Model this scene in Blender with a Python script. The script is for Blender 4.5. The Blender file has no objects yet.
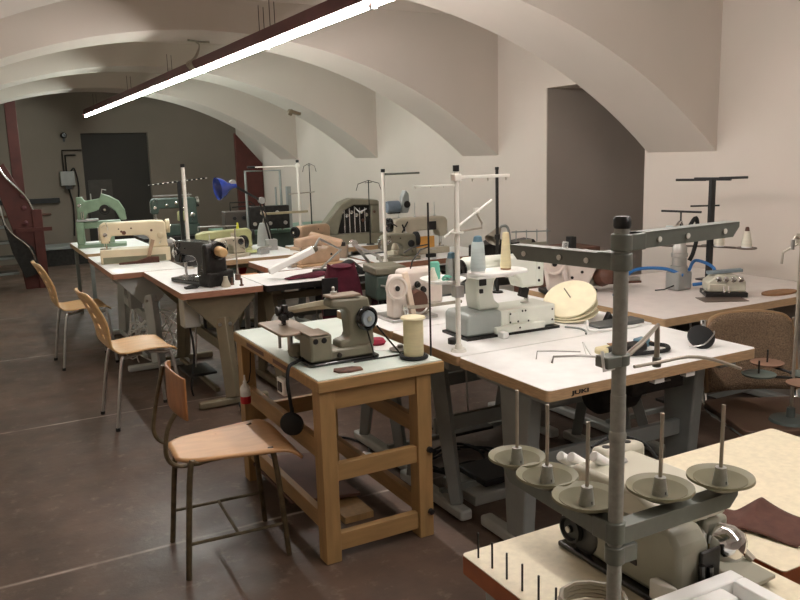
import bpy, bmesh, math, random
from mathutils import Vector, Matrix, Euler
random.seed(7)
PI = math.pi
S = bpy.context.scene
COL = S.collection

# ---------------------------------------------------------------- materials
MATS = {}
def mat(name, col, rough=.55, metal=0.0, var=.10, scale=9.0, bump=.0, bscale=60.0, col2=None, coat=0.0, emit=None, estr=0, grain=None):
    if name in MATS: return MATS[name]
    m = bpy.data.materials.new(name); m.use_nodes = True
    nt = m.node_tree; N = nt.nodes; L = nt.links
    p = N['Principled BSDF']
    p.inputs['Roughness'].default_value = rough
    p.inputs['Metallic'].default_value = metal
    if coat: p.inputs['Coat Weight'].default_value = coat
    tc = N.new('ShaderNodeTexCoord')
    mp = N.new('ShaderNodeMapping')
    L.new(tc.outputs['Object'], mp.inputs[0])
    if grain: mp.inputs['Scale'].default_value = grain
    nz = N.new('ShaderNodeTexNoise'); nz.inputs['Scale'].default_value = scale
    nz.inputs['Detail'].default_value = 5
    L.new(mp.outputs[0], nz.inputs['Vector'])
    cr = N.new('ShaderNodeValToRGB')
    c = col; d = col2 or tuple(v*(1-var*1.6) for v in col)
    e = tuple(min(1, v*(1+var)) for v in col)
    cr.color_ramp.elements[0].position = .32; cr.color_ramp.elements[0].color = (*d, 1)
    cr.color_ramp.elements[1].position = .68; cr.color_ramp.elements[1].color = (*e, 1)
    L.new(nz.outputs['Fac'], cr.inputs[0]); L.new(cr.outputs[0], p.inputs['Base Color'])
    if bump:
        n2 = N.new('ShaderNodeTexNoise'); n2.inputs['Scale'].default_value = bscale
        L.new(mp.outputs[0], n2.inputs['Vector'])
        b = N.new('ShaderNodeBump'); b.inputs['Strength'].default_value = bump; b.inputs['Distance'].default_value = .01
        L.new(n2.outputs['Fac'], b.inputs['Height']); L.new(b.outputs[0], p.inputs['Normal'])
    if emit:
        p.inputs['Emission Color'].default_value = (*emit, 1); p.inputs['Emission Strength'].default_value = estr
    MATS[name] = m
    return m

def srgb(r, g, b):
    f = lambda v: (v/255/12.92) if v/255 <= .04045 else ((v/255+.055)/1.055)**2.4
    return (f(r), f(g), f(b))

laminate = mat('white_laminate', srgb(244,244,241), .34, var=.03, scale=14)
lam_green = mat('pale_green_laminate', srgb(218,230,220), .28, var=.04, scale=10)
lam_cream = mat('cream_speckled_laminate', srgb(222,212,184), .5, var=.05, scale=60)
lam_grey = mat('pale_grey_laminate', srgb(222,214,208), .42, var=.03, scale=12)
edgewood = mat('plywood_edge', srgb(192,160,122), .5, var=.12, scale=20, grain=(1,1,12))
edgedark = mat('reddish_wood_edge', srgb(160,114,90), .5, var=.15, scale=18, grain=(1,1,10))
pine = mat('golden_pine', srgb(164,130,84), .5, var=.10, scale=7, grain=(6,6,.8), bump=.05)
pine_x = mat('pine_grain_across', srgb(164,130,84), .5, var=.10, scale=7, grain=(.8,6,6), bump=.05)
pine_y = mat('pine_grain_along', srgb(158,124,80), .5, var=.10, scale=7, grain=(6,.8,6), bump=.05)
ply = mat('beech_plywood', srgb(206,168,118), .38, var=.07, scale=5, grain=(1.2,7,7))
ply_old = mat('worn_plywood', srgb(200,154,108), .45, var=.05, scale=6, grain=(1.5,6,6))
ply_red = mat('orange_brown_plywood', srgb(150,100,58), .4, var=.2, scale=6, grain=(6,6,1))
brownwood = mat('brown_board', srgb(92,60,46), .55, var=.15, scale=8)
steel = mat('brushed_steel', (.52,.51,.49), .32, .9, var=.08, scale=30)
chrome = mat('chrome', (.75,.75,.75), .12, 1.0, var=.02)
zinc = mat('galvanised_rod', srgb(168,160,146), .4, .6, var=.1, scale=30)
grey_leg = mat('grey_painted_steel', srgb(142,147,144), .5, .1, var=.10, scale=6)
lt_leg = mat('light_grey_painted_steel', srgb(184,187,182), .45, .1, var=.08, scale=6)
beige_leg = mat('olive_beige_painted_steel', srgb(122,112,90), .5, .1, var=.10, scale=8)
dark_metal = mat('dark_oily_metal', srgb(46,44,42), .45, .5, var=.25, scale=25)
black_pl = mat('black_plastic', srgb(24,24,25), .4, var=.15)
black_rub = mat('black_rubber', srgb(20,20,20), .75, var=.15)
black_en = mat('black_enamel', srgb(26,24,24), .22, .1, var=.3, scale=20, coat=.4)
brown_tube = mat('brown_painted_tube', srgb(92,80,58), .42, .3, var=.25, scale=30)
mint = mat('pale_green_white_enamel', srgb(228,232,220), .3, var=.03, coat=.3)
mint_grey = mat('blue_grey_enamel', srgb(158,165,160), .38, var=.04)
olive = mat('olive_grey_enamel', srgb(124,120,102), .4, .1, var=.08, scale=12)
olive_tan = mat('tan_grey_plate', srgb(140,124,106), .42, .1, var=.08, scale=12)
cream = mat('cream_enamel', srgb(214,198,164), .35, var=.06, scale=10, coat=.2)
cream_stain = mat('stained_cream_enamel', srgb(226,212,180), .38, var=.05, scale=6, coat=.2)
tan_en = mat('tan_enamel', srgb(176,148,120), .4, var=.1, scale=10)
beige_en = mat('beige_grey_enamel', srgb(178,170,150), .4, var=.06, scale=10)
green_en = mat('sea_green_enamel', srgb(128,150,126), .4, var=.1, scale=12)
green_dk = mat('dark_green_enamel', srgb(70,86,78), .45, var=.12, scale=12)
lime_en = mat('yellow_green_enamel', srgb(176,176,128), .4, var=.1, scale=12)
pinkwhite = mat('pinkish_white_enamel', srgb(220,208,198), .35, var=.05)
ovl_grey = mat('greenish_grey_enamel', srgb(146,144,128), .42, var=.05, scale=10)
ovl_light = mat('pale_warm_grey_enamel', srgb(196,192,174), .4, var=.04, scale=10)
stand_grey = mat('hammered_grey_paint', srgb(150,150,142), .42, .3, var=.08, scale=90)
stand_arm = mat('dark_grey_folded_steel', srgb(112,116,108), .42, .3, var=.06, scale=40)
dish_green = mat('olive_plastic_dish', srgb(128,124,98), .5, var=.07, scale=20)
white_paint = mat('white_painted_tube', srgb(225,222,212), .35, var=.05)
white_pl = mat('white_plastic', srgb(238,238,234), .35, var=.02)
thread_w = mat('white_thread', srgb(236,232,214), .8, var=.05, bump=.5, bscale=240, grain=(1,1,8))
thread_g = mat('pale_grey_thread', srgb(196,208,206), .7, var=.06, bump=.5, bscale=240, grain=(1,1,8))
thread_c = mat('cream_thread', srgb(234,222,178), .75, var=.05, bump=.5, bscale=240, grain=(1,1,8))
thread_t = mat('turquoise_thread', srgb(120,200,176), .75, var=.08)
blue_pl = mat('dusty_blue_plastic', srgb(92,128,144), .45, var=.1)
foam = mat('cream_foam_disc', srgb(232,224,192), .85, var=.04, scale=20)
card = mat('brown_cardboard', srgb(150,112,78), .85, var=.12, scale=20)
cloth_br = mat('dark_brown_fabric', srgb(86,56,46), .95, var=.12, scale=40, bump=.2, bscale=300)
cloth_mar = mat('maroon_fabric', srgb(88,24,42), .9, var=.2, scale=14, bump=.3, bscale=120)
leather = mat('brown_leather_scrap', srgb(106,72,56), .7, var=.4, scale=30)
red_paint = mat('red_painted_steel', srgb(84,38,32), .5, .1, var=.12, scale=8)
dark_red = mat('dark_maroon_paint', srgb(98,52,56), .45, .1, var=.08, scale=10)
blue_en = mat('blue_lamp_enamel', srgb(36,58,140), .25, var=.06, coat=.5)
blue_hose = mat('blue_air_hose', srgb(36,104,168), .4, var=.05)
red_pl = mat('red_plastic', srgb(190,34,44), .4, var=.1)
grey_door = mat('dark_grey_door_paint', srgb(48,44,39), .7, var=.06, scale=2)
grey_niche = mat('taupe_grey_paint', srgb(178,168,158), .7, var=.05, scale=1.5)
grey_pl = mat('grey_plastic', srgb(150,150,146), .5, var=.05)
cane = mat('woven_brown_cane', srgb(128,106,82), .6, var=.2, scale=3, col2=srgb(90,72,54), bump=.9, bscale=3, grain=(55,55,55))
orange_c = mat('ochre_card', srgb(206,150,72), .7, var=.1)
tube_cool = mat('lit_fluorescent_tube', (.9,.95,.9), .4, emit=(.92,1,.93), estr=46)
tube_warm = mat('lit_warm_fluorescent_tube', (.95,.9,.88), .4, emit=(1,.955,.91), estr=46)

def wall_mat(name, a, b, rough=.85, ax='Y', lo=3.0, hi=9.0):
    m = bpy.data.materials.new(name); m.use_nodes = True
    nt = m.node_tree; N = nt.nodes; L = nt.links; p = N['Principled BSDF']
    p.inputs['Roughness'].default_value = rough
    tc = N.new('ShaderNodeTexCoord')
    nz = N.new('ShaderNodeTexNoise'); nz.inputs['Scale'].default_value = .9; nz.inputs['Detail'].default_value = 6
    L.new(tc.outputs['Object'], nz.inputs['Vector'])
    mx = N.new('ShaderNodeMix'); mx.data_type = 'RGBA'
    cr = N.new('ShaderNodeMapRange'); cr.inputs[1].default_value = .35; cr.inputs[2].default_value = .65
    L.new(nz.outputs['Fac'], cr.inputs[0]); L.new(cr.outputs[0], mx.inputs[0])
    mx.inputs[6].default_value = (*a, 1); mx.inputs[7].default_value = (*b, 1)
    L.new(mx.outputs[2], p.inputs['Base Color'])
    n2 = N.new('ShaderNodeTexNoise'); n2.inputs['Scale'].default_value = 7; n2.inputs['Detail'].default_value = 8
    L.new(tc.outputs['Object'], n2.inputs['Vector'])
    bu = N.new('ShaderNodeBump'); bu.inputs['Strength'].default_value = .12; bu.inputs['Distance'].default_value = .02
    L.new(n2.outputs['Fac'], bu.inputs['Height']); L.new(bu.outputs[0], p.inputs['Normal'])
    return m
plaster = wall_mat('limewashed_plaster', srgb(208,198,188), srgb(201,192,181))
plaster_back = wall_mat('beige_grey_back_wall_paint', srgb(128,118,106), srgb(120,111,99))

def floor_mat():
    m = bpy.data.materials.new('dark_brown_concrete'); m.use_nodes = True
    nt = m.node_tree; N = nt.nodes; L = nt.links; p = N['Principled BSDF']
    tc = N.new('ShaderNodeTexCoord')
    def noise(s, d=6, r=.6):
        n = N.new('ShaderNodeTexNoise'); n.inputs['Scale'].default_value = s; n.inputs['Detail'].default_value = d; n.inputs['Roughness'].default_value = r
        L.new(tc.outputs['Object'], n.inputs['Vector']); return n
    def mix(f, a, b):
        x = N.new('ShaderNodeMix'); x.data_type = 'RGBA'
        if isinstance(f, float): x.inputs[0].default_value = f
        else: L.new(f, x.inputs[0])
        for i, v in ((6, a), (7, b)):
            if isinstance(v, tuple): x.inputs[i].default_value = (*v, 1)
            else: L.new(v, x.inputs[i])
        return x.outputs[2]
    def mr(src, a, b, c=0., d=1.):
        r = N.new('ShaderNodeMapRange'); L.new(src, r.inputs[0])
        for i, v in enumerate((a, b, c, d)): r.inputs[i+1].default_value = v
        return r.outputs[0]
    def mth(op, a, b=None):
        x = N.new('ShaderNodeMath'); x.operation = op
        for i, v in enumerate((a, b)):
            if v is None: continue
            if isinstance(v, (int, float)): x.inputs[i].default_value = v
            else: L.new(v, x.inputs[i])
        return x.outputs[0]
    c = mix(mr(noise(.8).outputs['Fac'], .35, .65), srgb(82,67,57), srgb(106,86,73))
    c = mix(mr(noise(4.5, 8).outputs['Fac'], .42, .72, 0, .7), c, srgb(66,56,49))
    c = mix(mr(noise(11, 10, .7).outputs['Fac'], .56, .76, 0, .55), c, srgb(160,144,130))
    sx = N.new('ShaderNodeSeparateXYZ'); L.new(tc.outputs['Object'], sx.inputs[0])
    wob = mth('MULTIPLY', mth('SUBTRACT', noise(3).outputs['Fac'], .5), .02)
    y = mth('ADD', sx.outputs[1], wob)
    brk = mr(noise(2.2, 8).outputs['Fac'], .42, .62, .12, 1)
    for y0, w in ((1.22, .014), (3.22, .014), (5.2, .012), (7.2, .01), (9.2, .01)):
        d = mth('ABSOLUTE', mth('SUBTRACT', y, y0))
        c = mix(mth('MULTIPLY', mr(d, 0, w, 1, 0), brk), c, srgb(205,192,178))
    L.new(c, p.inputs['Base Color'])
    L.new(mr(noise(3).outputs['Fac'], .3, .7, .32, .58), p.inputs['Roughness'])
    b = N.new('ShaderNodeBump'); b.inputs['Strength'].default_value = .15; b.inputs['Distance'].default_value = .01
    L.new(noise(25, 8).outputs['Fac'], b.inputs['Height']); L.new(b.outputs[0], p.inputs['Normal'])
    return m
floorm = floor_mat()

# ---------------------------------------------------------------- mesh builder
class B:
    def __init__(s): s.bm = bmesh.new()
    def poly_prism(s, pts, a, b, plane='xz'):
        """outline pts (u,v) extruded from a to b along the axis left over"""
        f = {'xz': lambda u, v, w: (u, w, v), 'yz': lambda u, v, w: (w, u, v), 'xy': lambda u, v, w: (u, v, w)}[plane]
        v0 = [s.bm.verts.new(f(u, v, a)) for u, v in pts]
        v1 = [s.bm.verts.new(f(u, v, b)) for u, v in pts]
        n = len(pts)
        s.bm.faces.new(v0); s.bm.faces.new(v1[::-1])
        for i in range(n): s.bm.faces.new((v0[i], v1[i], v1[(i+1) % n], v0[(i+1) % n]))
        return s
    def box(s, c, d, rot=None, top=1.0):
        vs = []
        R = Euler(rot).to_matrix() if rot else Matrix.Identity(3)
        for k in (-1, 1):
            t = top if k > 0 else 1.0
            for i, j in ((-1, -1), (1, -1), (1, 1), (-1, 1)):
                vs.append(s.bm.verts.new(Vector(c) + R @ Vector((i*d[0]/2*t, j*d[1]/2*t, k*d[2]/2))))
        for q in ((3, 2, 1, 0), (4, 5, 6, 7), (0, 1, 5, 4), (1, 2, 6, 5), (2, 3, 7, 6), (3, 0, 4, 7)):
            s.bm.faces.new([vs[i] for i in q])
        return s
    def b2(s, x0, x1, y0, y1, z0, z1):
        return s.box(((x0+x1)/2, (y0+y1)/2, (z0+z1)/2), (x1-x0, y1-y0, z1-z0))
    def cyl(s, p, q, r, r2=None, n=16):
        r2 = r if r2 is None else r2
        return s.tube([p, q], [r, r2], n)
    def tube(s, pts, r, n=8, smooth=0, closed=False):
        pts = [Vector(p) for p in pts]
        if smooth:
            out = []
            m = len(pts)
            for i in range(m if closed else m-1):
                p0 = pts[(i-1) % m] if (closed or i > 0) else pts[0]; p1 = pts[i]; p2 = pts[(i+1) % m]
                p3 = pts[(i+2) % m] if (closed or i < m-2) else pts[-1]
                for k in range(smooth):
                    t = k/smooth
                    out.append(.5*((2*p1)+(p2-p0)*t+(2*p0-5*p1+4*p2-p3)*t*t+(3*p1-p0-3*p2+p3)*t**3))
            if not closed: out.append(pts[-1])
            pts = out
        m = len(pts)
        rs = r if isinstance(r, (list, tuple)) else [r]*m
        if len(rs) != m: rs = [rs[0]+(rs[-1]-rs[0])*i/(m-1) for i in range(m)]
        rings = []; up = None
        for i in range(m):
            if closed: d = pts[(i+1) % m]-pts[i-1]
            else: d = pts[min(i+1, m-1)]-pts[max(i-1, 0)]
            d.normalize()
            if up is None:
                up = Vector((0, 0, 1)) if abs(d.z) < .9 else Vector((1, 0, 0))
            a = d.cross(up); 
            if a.length < 1e-5: a = d.orthogonal()
            a.normalize(); up = a.cross(d).normalized()
            rings.append([s.bm.verts.new(pts[i]+rs[i]*(math.cos(2*PI*k/n)*a+math.sin(2*PI*k/n)*up)) for k in range(n)])
        for i in range(m if closed else m-1):
            A = rings[i]; C = rings[(i+1) % m]
            for k in range(n): s.bm.faces.new((A[k], A[(k+1) % n], C[(k+1) % n], C[k]))
        if not closed:
            s.bm.faces.new(rings[0][::-1]); s.bm.faces.new(rings[-1])
        return s
    def lathe(s, prof, o=(0, 0, 0), ax='z', n=24):
        """profile (r, h) revolved about an axis through o"""
        if isinstance(ax, str): w = {'x': Vector((1, 0, 0)), 'y': Vector((0, 1, 0)), 'z': Vector((0, 0, 1))}[ax]
        else: w = Vector(ax).normalized()
        u = w.orthogonal().normalized(); v = w.cross(u); o = Vector(o)
        rings = []
        for r, h in prof:
            if r < 1e-6: rings.append([s.bm.verts.new(o+w*h)])
            else: rings.append([s.bm.verts.new(o+w*h+r*(math.cos(2*PI*k/n)*u+math.sin(2*PI*k/n)*v)) for k in range(n)])
        for A, C in zip(rings, rings[1:]):
            for k in range(n):
                l = (k+1) % n
                if len(A) == 1 and len(C) == 1: continue
                if len(A) == 1: s.bm.faces.new((A[0], C[l], C[k]))
                elif len(C) == 1: s.bm.faces.new((A[k], A[l], C[0]))
                else: s.bm.faces.new((A[k], A[l], C[l], C[k]))
        if len(rings[0]) > 1: s.bm.faces.new(rings[0][::-1])
        if len(rings[-1]) > 1: s.bm.faces.new(rings[-1])
        return s
    def grid(s, f, nu, nv, skip=None):
        V = [[s.bm.verts.new(f(i/nu, j/nv)) for j in range(nv+1)] for i in range(nu+1)]
        for i in range(nu):
            for j in range(nv):
                if skip and skip(i, j): continue
                s.bm.faces.new((V[i][j], V[i+1][j], V[i+1][j+1], V[i][j+1]))
        return s

def P(name, b, m, parent=None, bevel=0, loc=None, rot=None, solid=0, sub=0, sharp=38, label=None, off=-1):
    bm = b.bm
    loose = [v for v in bm.verts if not v.link_faces]
    if loose: bmesh.ops.delete(bm, geom=loose, context='VERTS')
    bmesh.ops.recalc_face_normals(bm, faces=bm.faces[:])
    for f in bm.faces: f.smooth = True
    lim = math.radians(sharp)
    if not sub:
        for e in bm.edges:
            if len(e.link_faces) == 2 and e.calc_face_angle(0) > lim: e.smooth = False
    me = bpy.data.meshes.new(name); bm.to_mesh(me); bm.free()
    me.materials.append(m)
    o = bpy.data.objects.new(name, me); COL.objects.link(o)
    if parent: o.parent = parent
    if loc: o.location = loc
    if rot: o.rotation_euler = rot
    if solid:
        s = o.modifiers.new('s', 'SOLIDIFY'); s.thickness = solid; s.offset = off
    if bevel:
        v = o.modifiers.new('b', 'BEVEL'); v.width = bevel; v.segments = 2; v.limit_method = 'ANGLE'; v.angle_limit = math.radians(35); v.harden_normals = False
    if sub:
        v = o.modifiers.new('d', 'SUBSURF'); v.levels = sub; v.render_levels = sub
    if label: o['label'] = label
    return o

def T(name, label, cat, loc=(0, 0, 0), rz=0, group=None):
    o = bpy.data.objects.new(name, None); COL.objects.link(o)
    o.empty_display_size = .05
    o.location = loc; o.rotation_euler = (0, 0, rz)
    o['label'] = label; o['category'] = cat
    if group: o['group'] = group
    return o
def tag(o, label, cat, group=None, kind=None):
    o['label'] = label; o['category'] = cat
    if group: o['group'] = group
    if kind: o['kind'] = kind
    return o
def struct(name, b, m, parent=None, **k):
    o = P(name, b, m, parent, **k)
    if not parent: o['kind'] = 'structure'
    return o
def dup(root, loc=None, rz=None, label=None):
    r = root.copy(); COL.objects.link(r)
    if loc: r.location = loc
    if rz is not None: r.rotation_euler = (0, 0, rz)
    if label: r['label'] = label
    for ch in list(root.children):
        c = ch.copy(); COL.objects.link(c); c.parent = r
        for g in ch.children:
            d = g.copy(); COL.objects.link(d); d.parent = c
    return r
# ---------------------------------------------------------------- room shell
XR, XL, YF, YB = 4.45, -.95, -2.4, 14.25
ZS = 1.55                        # springing height of the ribs
XC, RAD, ZC = 1.75, 4.145, 2.555-4.145
def arcz(x): return ZC+math.sqrt(RAD*RAD-(x-XC)**2)
struct('floor', B().b2(XL-.6, XR+1.6, YF-.3, YB+.9, -.12, 0), floorm)
# transverse ribs: solid plaster arches down to their springing on the walls
RIBS = [(-1.24, -.64), (1.24, 1.85), (3.72, 4.33), (6.20, 6.81), (8.68, 9.29), (11.30, 12.0)]
ribo = []
for i, (a, b) in enumerate(RIBS):
    n = 40
    pts = [(XL+(XR-XL)*k/n, arcz(XL+(XR-XL)*k/n)) for k in range(n+1)]
    outline = pts+[(XR+.05, ZS), (XR+.05, 3.25), (XL-.05, 3.25), (XL-.05, ZS)]
    struct('trim_%d' % (i+1), B().poly_prism(outline, a, b), plaster, sharp=20)
# shallow vaulted bays between the ribs
b = B()
edges = [(YF, -1.24)]+[(RIBS[i][1], RIBS[i+1][0]) for i in range(5)]+[(12.0, YB)]
for (a, c) in edges:
    n = 14; lo = []; 
    for k in range(n+1):
        t = k/n; lo.append((a-.03+(c-a+.06)*t, 2.78+.20*(1-(2*t-1)**2)))
    b.poly_prism(lo+[(c+.03, 3.3), (a-.03, 3.3)], XL-.1, XR+.1, 'yz')
struct('ceiling', b, plaster, sharp=20)
# right wall with a deep opening behind the first arch
NY0, NY1, NZ = 4.36, 5.50, 2.11
b = B()
b.b2(XR, XR+.35, YF-.1, NY0, 0, 3.3).b2(XR, XR+.35, NY1, YB+.1, 0, 3.3).b2(XR, XR+.35, NY0, NY1, NZ, 3.3)
struct('wall_right', b, plaster)
b = B()
b.b2(XR+.002, XR+1.2, NY1-.012, NY1+.08, 0, NZ+.08).b2(XR+.36, XR+1.2, NY0-.4, NY0-.32, 0, NZ+.08).b2(XR+1.2, XR+1.28, NY0-.4, NY1+.1, 0, NZ+.08).b2(XR+.355, XR+1.2, NY0-.35, NY1, NZ+.001, NZ+.08)
struct('door_1', b, grey_niche)
struct('wall_left', B().b2(XL-.3, XL, YF-.1, YB+.1, 0, 3.3), plaster)
struct('wall_front', B().b2(XL, XR, YF-.3, YF, 0, 3.3), plaster)
# back wall with a dark doorway
DX0, DX1, DZ = 1.82, 2.90, 2.07
b = B()
b.b2(XL, DX0, YB, YB+.3, 0, 3.3).b2(DX1, XR, YB, YB+.3, 0, 3.3).b2(DX0, DX1, YB, YB+.3, DZ, 3.3)
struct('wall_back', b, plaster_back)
d2 = struct('door_2', B().b2(DX0, DX1, YB+.10, YB+.15, 0, DZ), grey_door)
P('door_panel', B().b2(DX0+.06, DX0+.44, YB+.085, YB+.10, .5, 1.3), mat('slate_grey_panel', srgb(66,62,56), .6), d2)

# ---------------------------------------------------------------- long ceiling light
lamp = T('linear_light', 'long dark red channel light hanging below the arches with lit white tubes', 'ceiling light', (1.80, 0, 2.31))
P('housing', B().poly_prism([(-.045, .0), (.045, .0), (.03, .08), (-.03, .08)], -1.0, 13.25), dark_red, lamp, label='dark maroon sheet steel channel')
y = -1.0; k = 0
while y < 12.6:
    m = tube_warm if y < 5.2 else tube_cool
    L_ = min(1.5, 13.3-y)
    tb = P('fluorescent_tube', B().cyl((0, y+.03, -.018), (0, y+L_-.03, -.018), .0125, n=10), m, lamp)
    P('tube_cap', B().cyl((0, y-.008, -.022), (0, y+.03, -.022), .0165, n=10), white_pl, lamp)
    P('lamp_holder', B().box((0, y, -.012), (.03, .012, .05)), white_pl, lamp)
    y += 1.5; k += 1
for yy in (2.6, 4.85, 5.05, 7.6, 9.6, 12.2):
    P('suspension_wire', B().tube([(-.025, yy, .07), (-.025, yy, .235)], .0025, 5).tube([(.025, yy+.05, .07), (.025, yy+.05, .235)], .0025, 5), dark_metal, lamp)
c = B()
for q in range(4):
    c.tube([(-.06+.006*q, 6.55+.05*q, .0), (-.07, 6.6+.05*q, .06), (-.02, 6.6+.03*q, .10), (.02, 6.65, .19), (.0, 6.7, .235)], .006, 6, smooth=5)
c.tube([(-.08, 6.6, .225), (.05, 6.75, .235), (.12, 6.7, .23)], .008, 6)
P('cable_bundle', c, zinc, lamp, label='loops of cable at the hanger')

# ---------------------------------------------------------------- back of the room
T0 = T('spiral_stair', 'red painted steel staircase with dark treads and curved handrail at far left', 'staircase', (.4, 11.3, 0))
P('stringer', B().poly_prism([(-.05, 1.5), (.10, 1.62), (.36, 1.05), (.42, .0), (.20, .0), (.12, .75)], -.03, .03), red_paint, T0, bevel=.006)
P('newel_post', B().b2(.36, .48, -.05, .05, 0, 1.02), red_paint, T0, bevel=.006)
P('handrail', B().tube([(-.35, -.1, 1.78), (-.05, -.08, 1.68), (.12, -.08, 1.42), (.30, -.06, 1.2), (.38, -.02, 1.02)], .016, 8, smooth=6), chrome, T0, label='shiny curved handrail')
P('handrail', B().tube([(-.2, -.2, 1.5), (-.02, -.2, 1.15), (.06, -.18, .8), (.28, -.15, .55), (.35, -.12, .32)], .014, 8, smooth=6), chrome, T0, label='lower shiny curved rail')
P('kick_panel', B().poly_prism([(.0, .95), (.08, .78), (.33, .55), (.40, .22), (.2, .16), (.08, .5)], -.14, -.12), dark_metal, T0)
for k in range(6):
    z = .22+.2*k
    P('tread', B().b2(-1.2, .14-.03*k, .05, .35, z-.03, z), dark_metal, T0, bevel=.004)
    P('tread_nosing', B().b2(-1.2, .14-.03*k, .03, .055, z-.025, z+.004), grey_leg, T0)
for z in (.86, 1.05, 1.2):
    P('bolt', B().lathe([(.0, 0), (.028, 0), (.028, .02), (0, .03)], (.28, -.05, z), (0, -1, 0), 10), dark_red, T0)
P('bracket', B().b2(.15, .58, -.06, -.03, .74, .79), red_paint, T0)
post = P('red_column', B().b2(-.07, .07, -.07, .07, 0, 2.5), red_paint, bevel=.004, loc=(.72, 12.6, 0))
tag(post, 'dark red steel column reaching the vault behind the staircase', 'column')
rp = P('red_steel_panel', B().poly_prism([(-.22, 0), (.22, 0), (.22, 1.5), (-.22, 2.0)], -.04, .04), red_paint, loc=(4.22, 12.9, 0), bevel=.004)
tag(rp, 'dark red steel panel standing in the far right corner under the last arch', 'panel')
# wall services left of the doorway
sv = T('fuse_box', 'small grey fuse box with cables on the back wall', 'fuse box', (1.55, 14.25, 1.3))
P('casing', B().b2(-.11, .11, -.10, 0, -.07, .16), grey_pl, sv, bevel=.008)
P('switch', B().b2(-.05, .05, -.13, -.10, -.13, -.07), black_pl, sv)
P('conduit', B().tube([(.0, -.04, .16), (.0, -.04, .42), (.16, -.04, .42)], .014, 6).tube([(-.04, -.04, .16), (-.04, -.04, .5), (.26, -.04, .5)], .012, 6), dark_metal, sv)
P('cable', B().tube([(.05, -.05, .14), (.12, -.05, .2), (.16, -.05, -.1), (.12, -.05, -.5), (.14, -.05, -1.0)], .013, 6, smooth=5).tube([(.0, -.05, -.1), (.05, -.05, -.4), (.02, -.05, -.9)], .013, 6, smooth=5), black_rub, sv)
cam_ = P('wall_siren', B().lathe([(0, 0), (.05, 0), (.05, -.05), (.03, -.09), (0, -.09)], (0, 0, 0), (0, 1, 0), 12).box((0, 0, -.06), (.03, .03, .08)), black_pl, loc=(1.56, 14.25, 2.04))
tag(cam_, 'small dark round device high on the back wall', 'alarm')
rl = P('wall_rail', B().b2(-.6, .5, -.06, 0, -.04, .04), black_pl, loc=(.9, 14.25, 1.0)); tag(rl, 'black horizontal rail along the back wall', 'rail')
rl = P('copper_pipe', B().tube([(-.5, -.019, 0), (.3, -.019, 0)], .02, 8), mat('brown_pipe', srgb(104,70,54), .45), loc=(.95, 14.25, .78)); tag(rl, 'brown pipe running below the black rail on the back wall', 'pipe')
bn = T('low_bench', 'low dark bench with grey top against the back wall', 'bench', (1.45, 13.8, 0))
P('bench_top', B().b2(-.45, .6, -.3, .3, .26, .30), grey_leg, bn, bevel=.005)
P('bench_box', B().b2(-.42, .57, -.27, .28, .0, .26), dark_metal, bn)

# camera
cd = bpy.data.cameras.new('camera'); cam = bpy.data.objects.new('camera', cd); COL.objects.link(cam)
yaw, pitch, roll, F = 0.496499731, 0.182339216, -0.0281362545, 794.97
fw = Vector((math.sin(yaw)*math.cos(pitch), math.cos(yaw)*math.cos(pitch), -math.sin(pitch)))
r = Vector((math.cos(yaw), -math.sin(yaw), 0)); u = r.cross(fw)
r2 = r*math.cos(roll)+u*math.sin(roll); u2 = r2.cross(fw)
M = Matrix((r2, u2, -fw)).transposed().to_4x4(); M.translation = Vector((0, 0, 1.6))
cam.matrix_world = M
cd.sensor_width = 36; cd.lens = F*36/800; cd.clip_start = .05
S.camera = cam
w = bpy.data.worlds.new('world'); S.world = w; w.use_nodes = True
w.node_tree.nodes['Background'].inputs[0].default_value = (.6, .6, .62, 1)
w.node_tree.nodes['Background'].inputs[1].default_value = .01
S.view_settings.view_transform = 'Standard'; S.view_settings.look = 'None'
S.view_settings.exposure = 1.58; S.view_settings.gamma = 1
S.view_settings.use_curve_mapping = False
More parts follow.
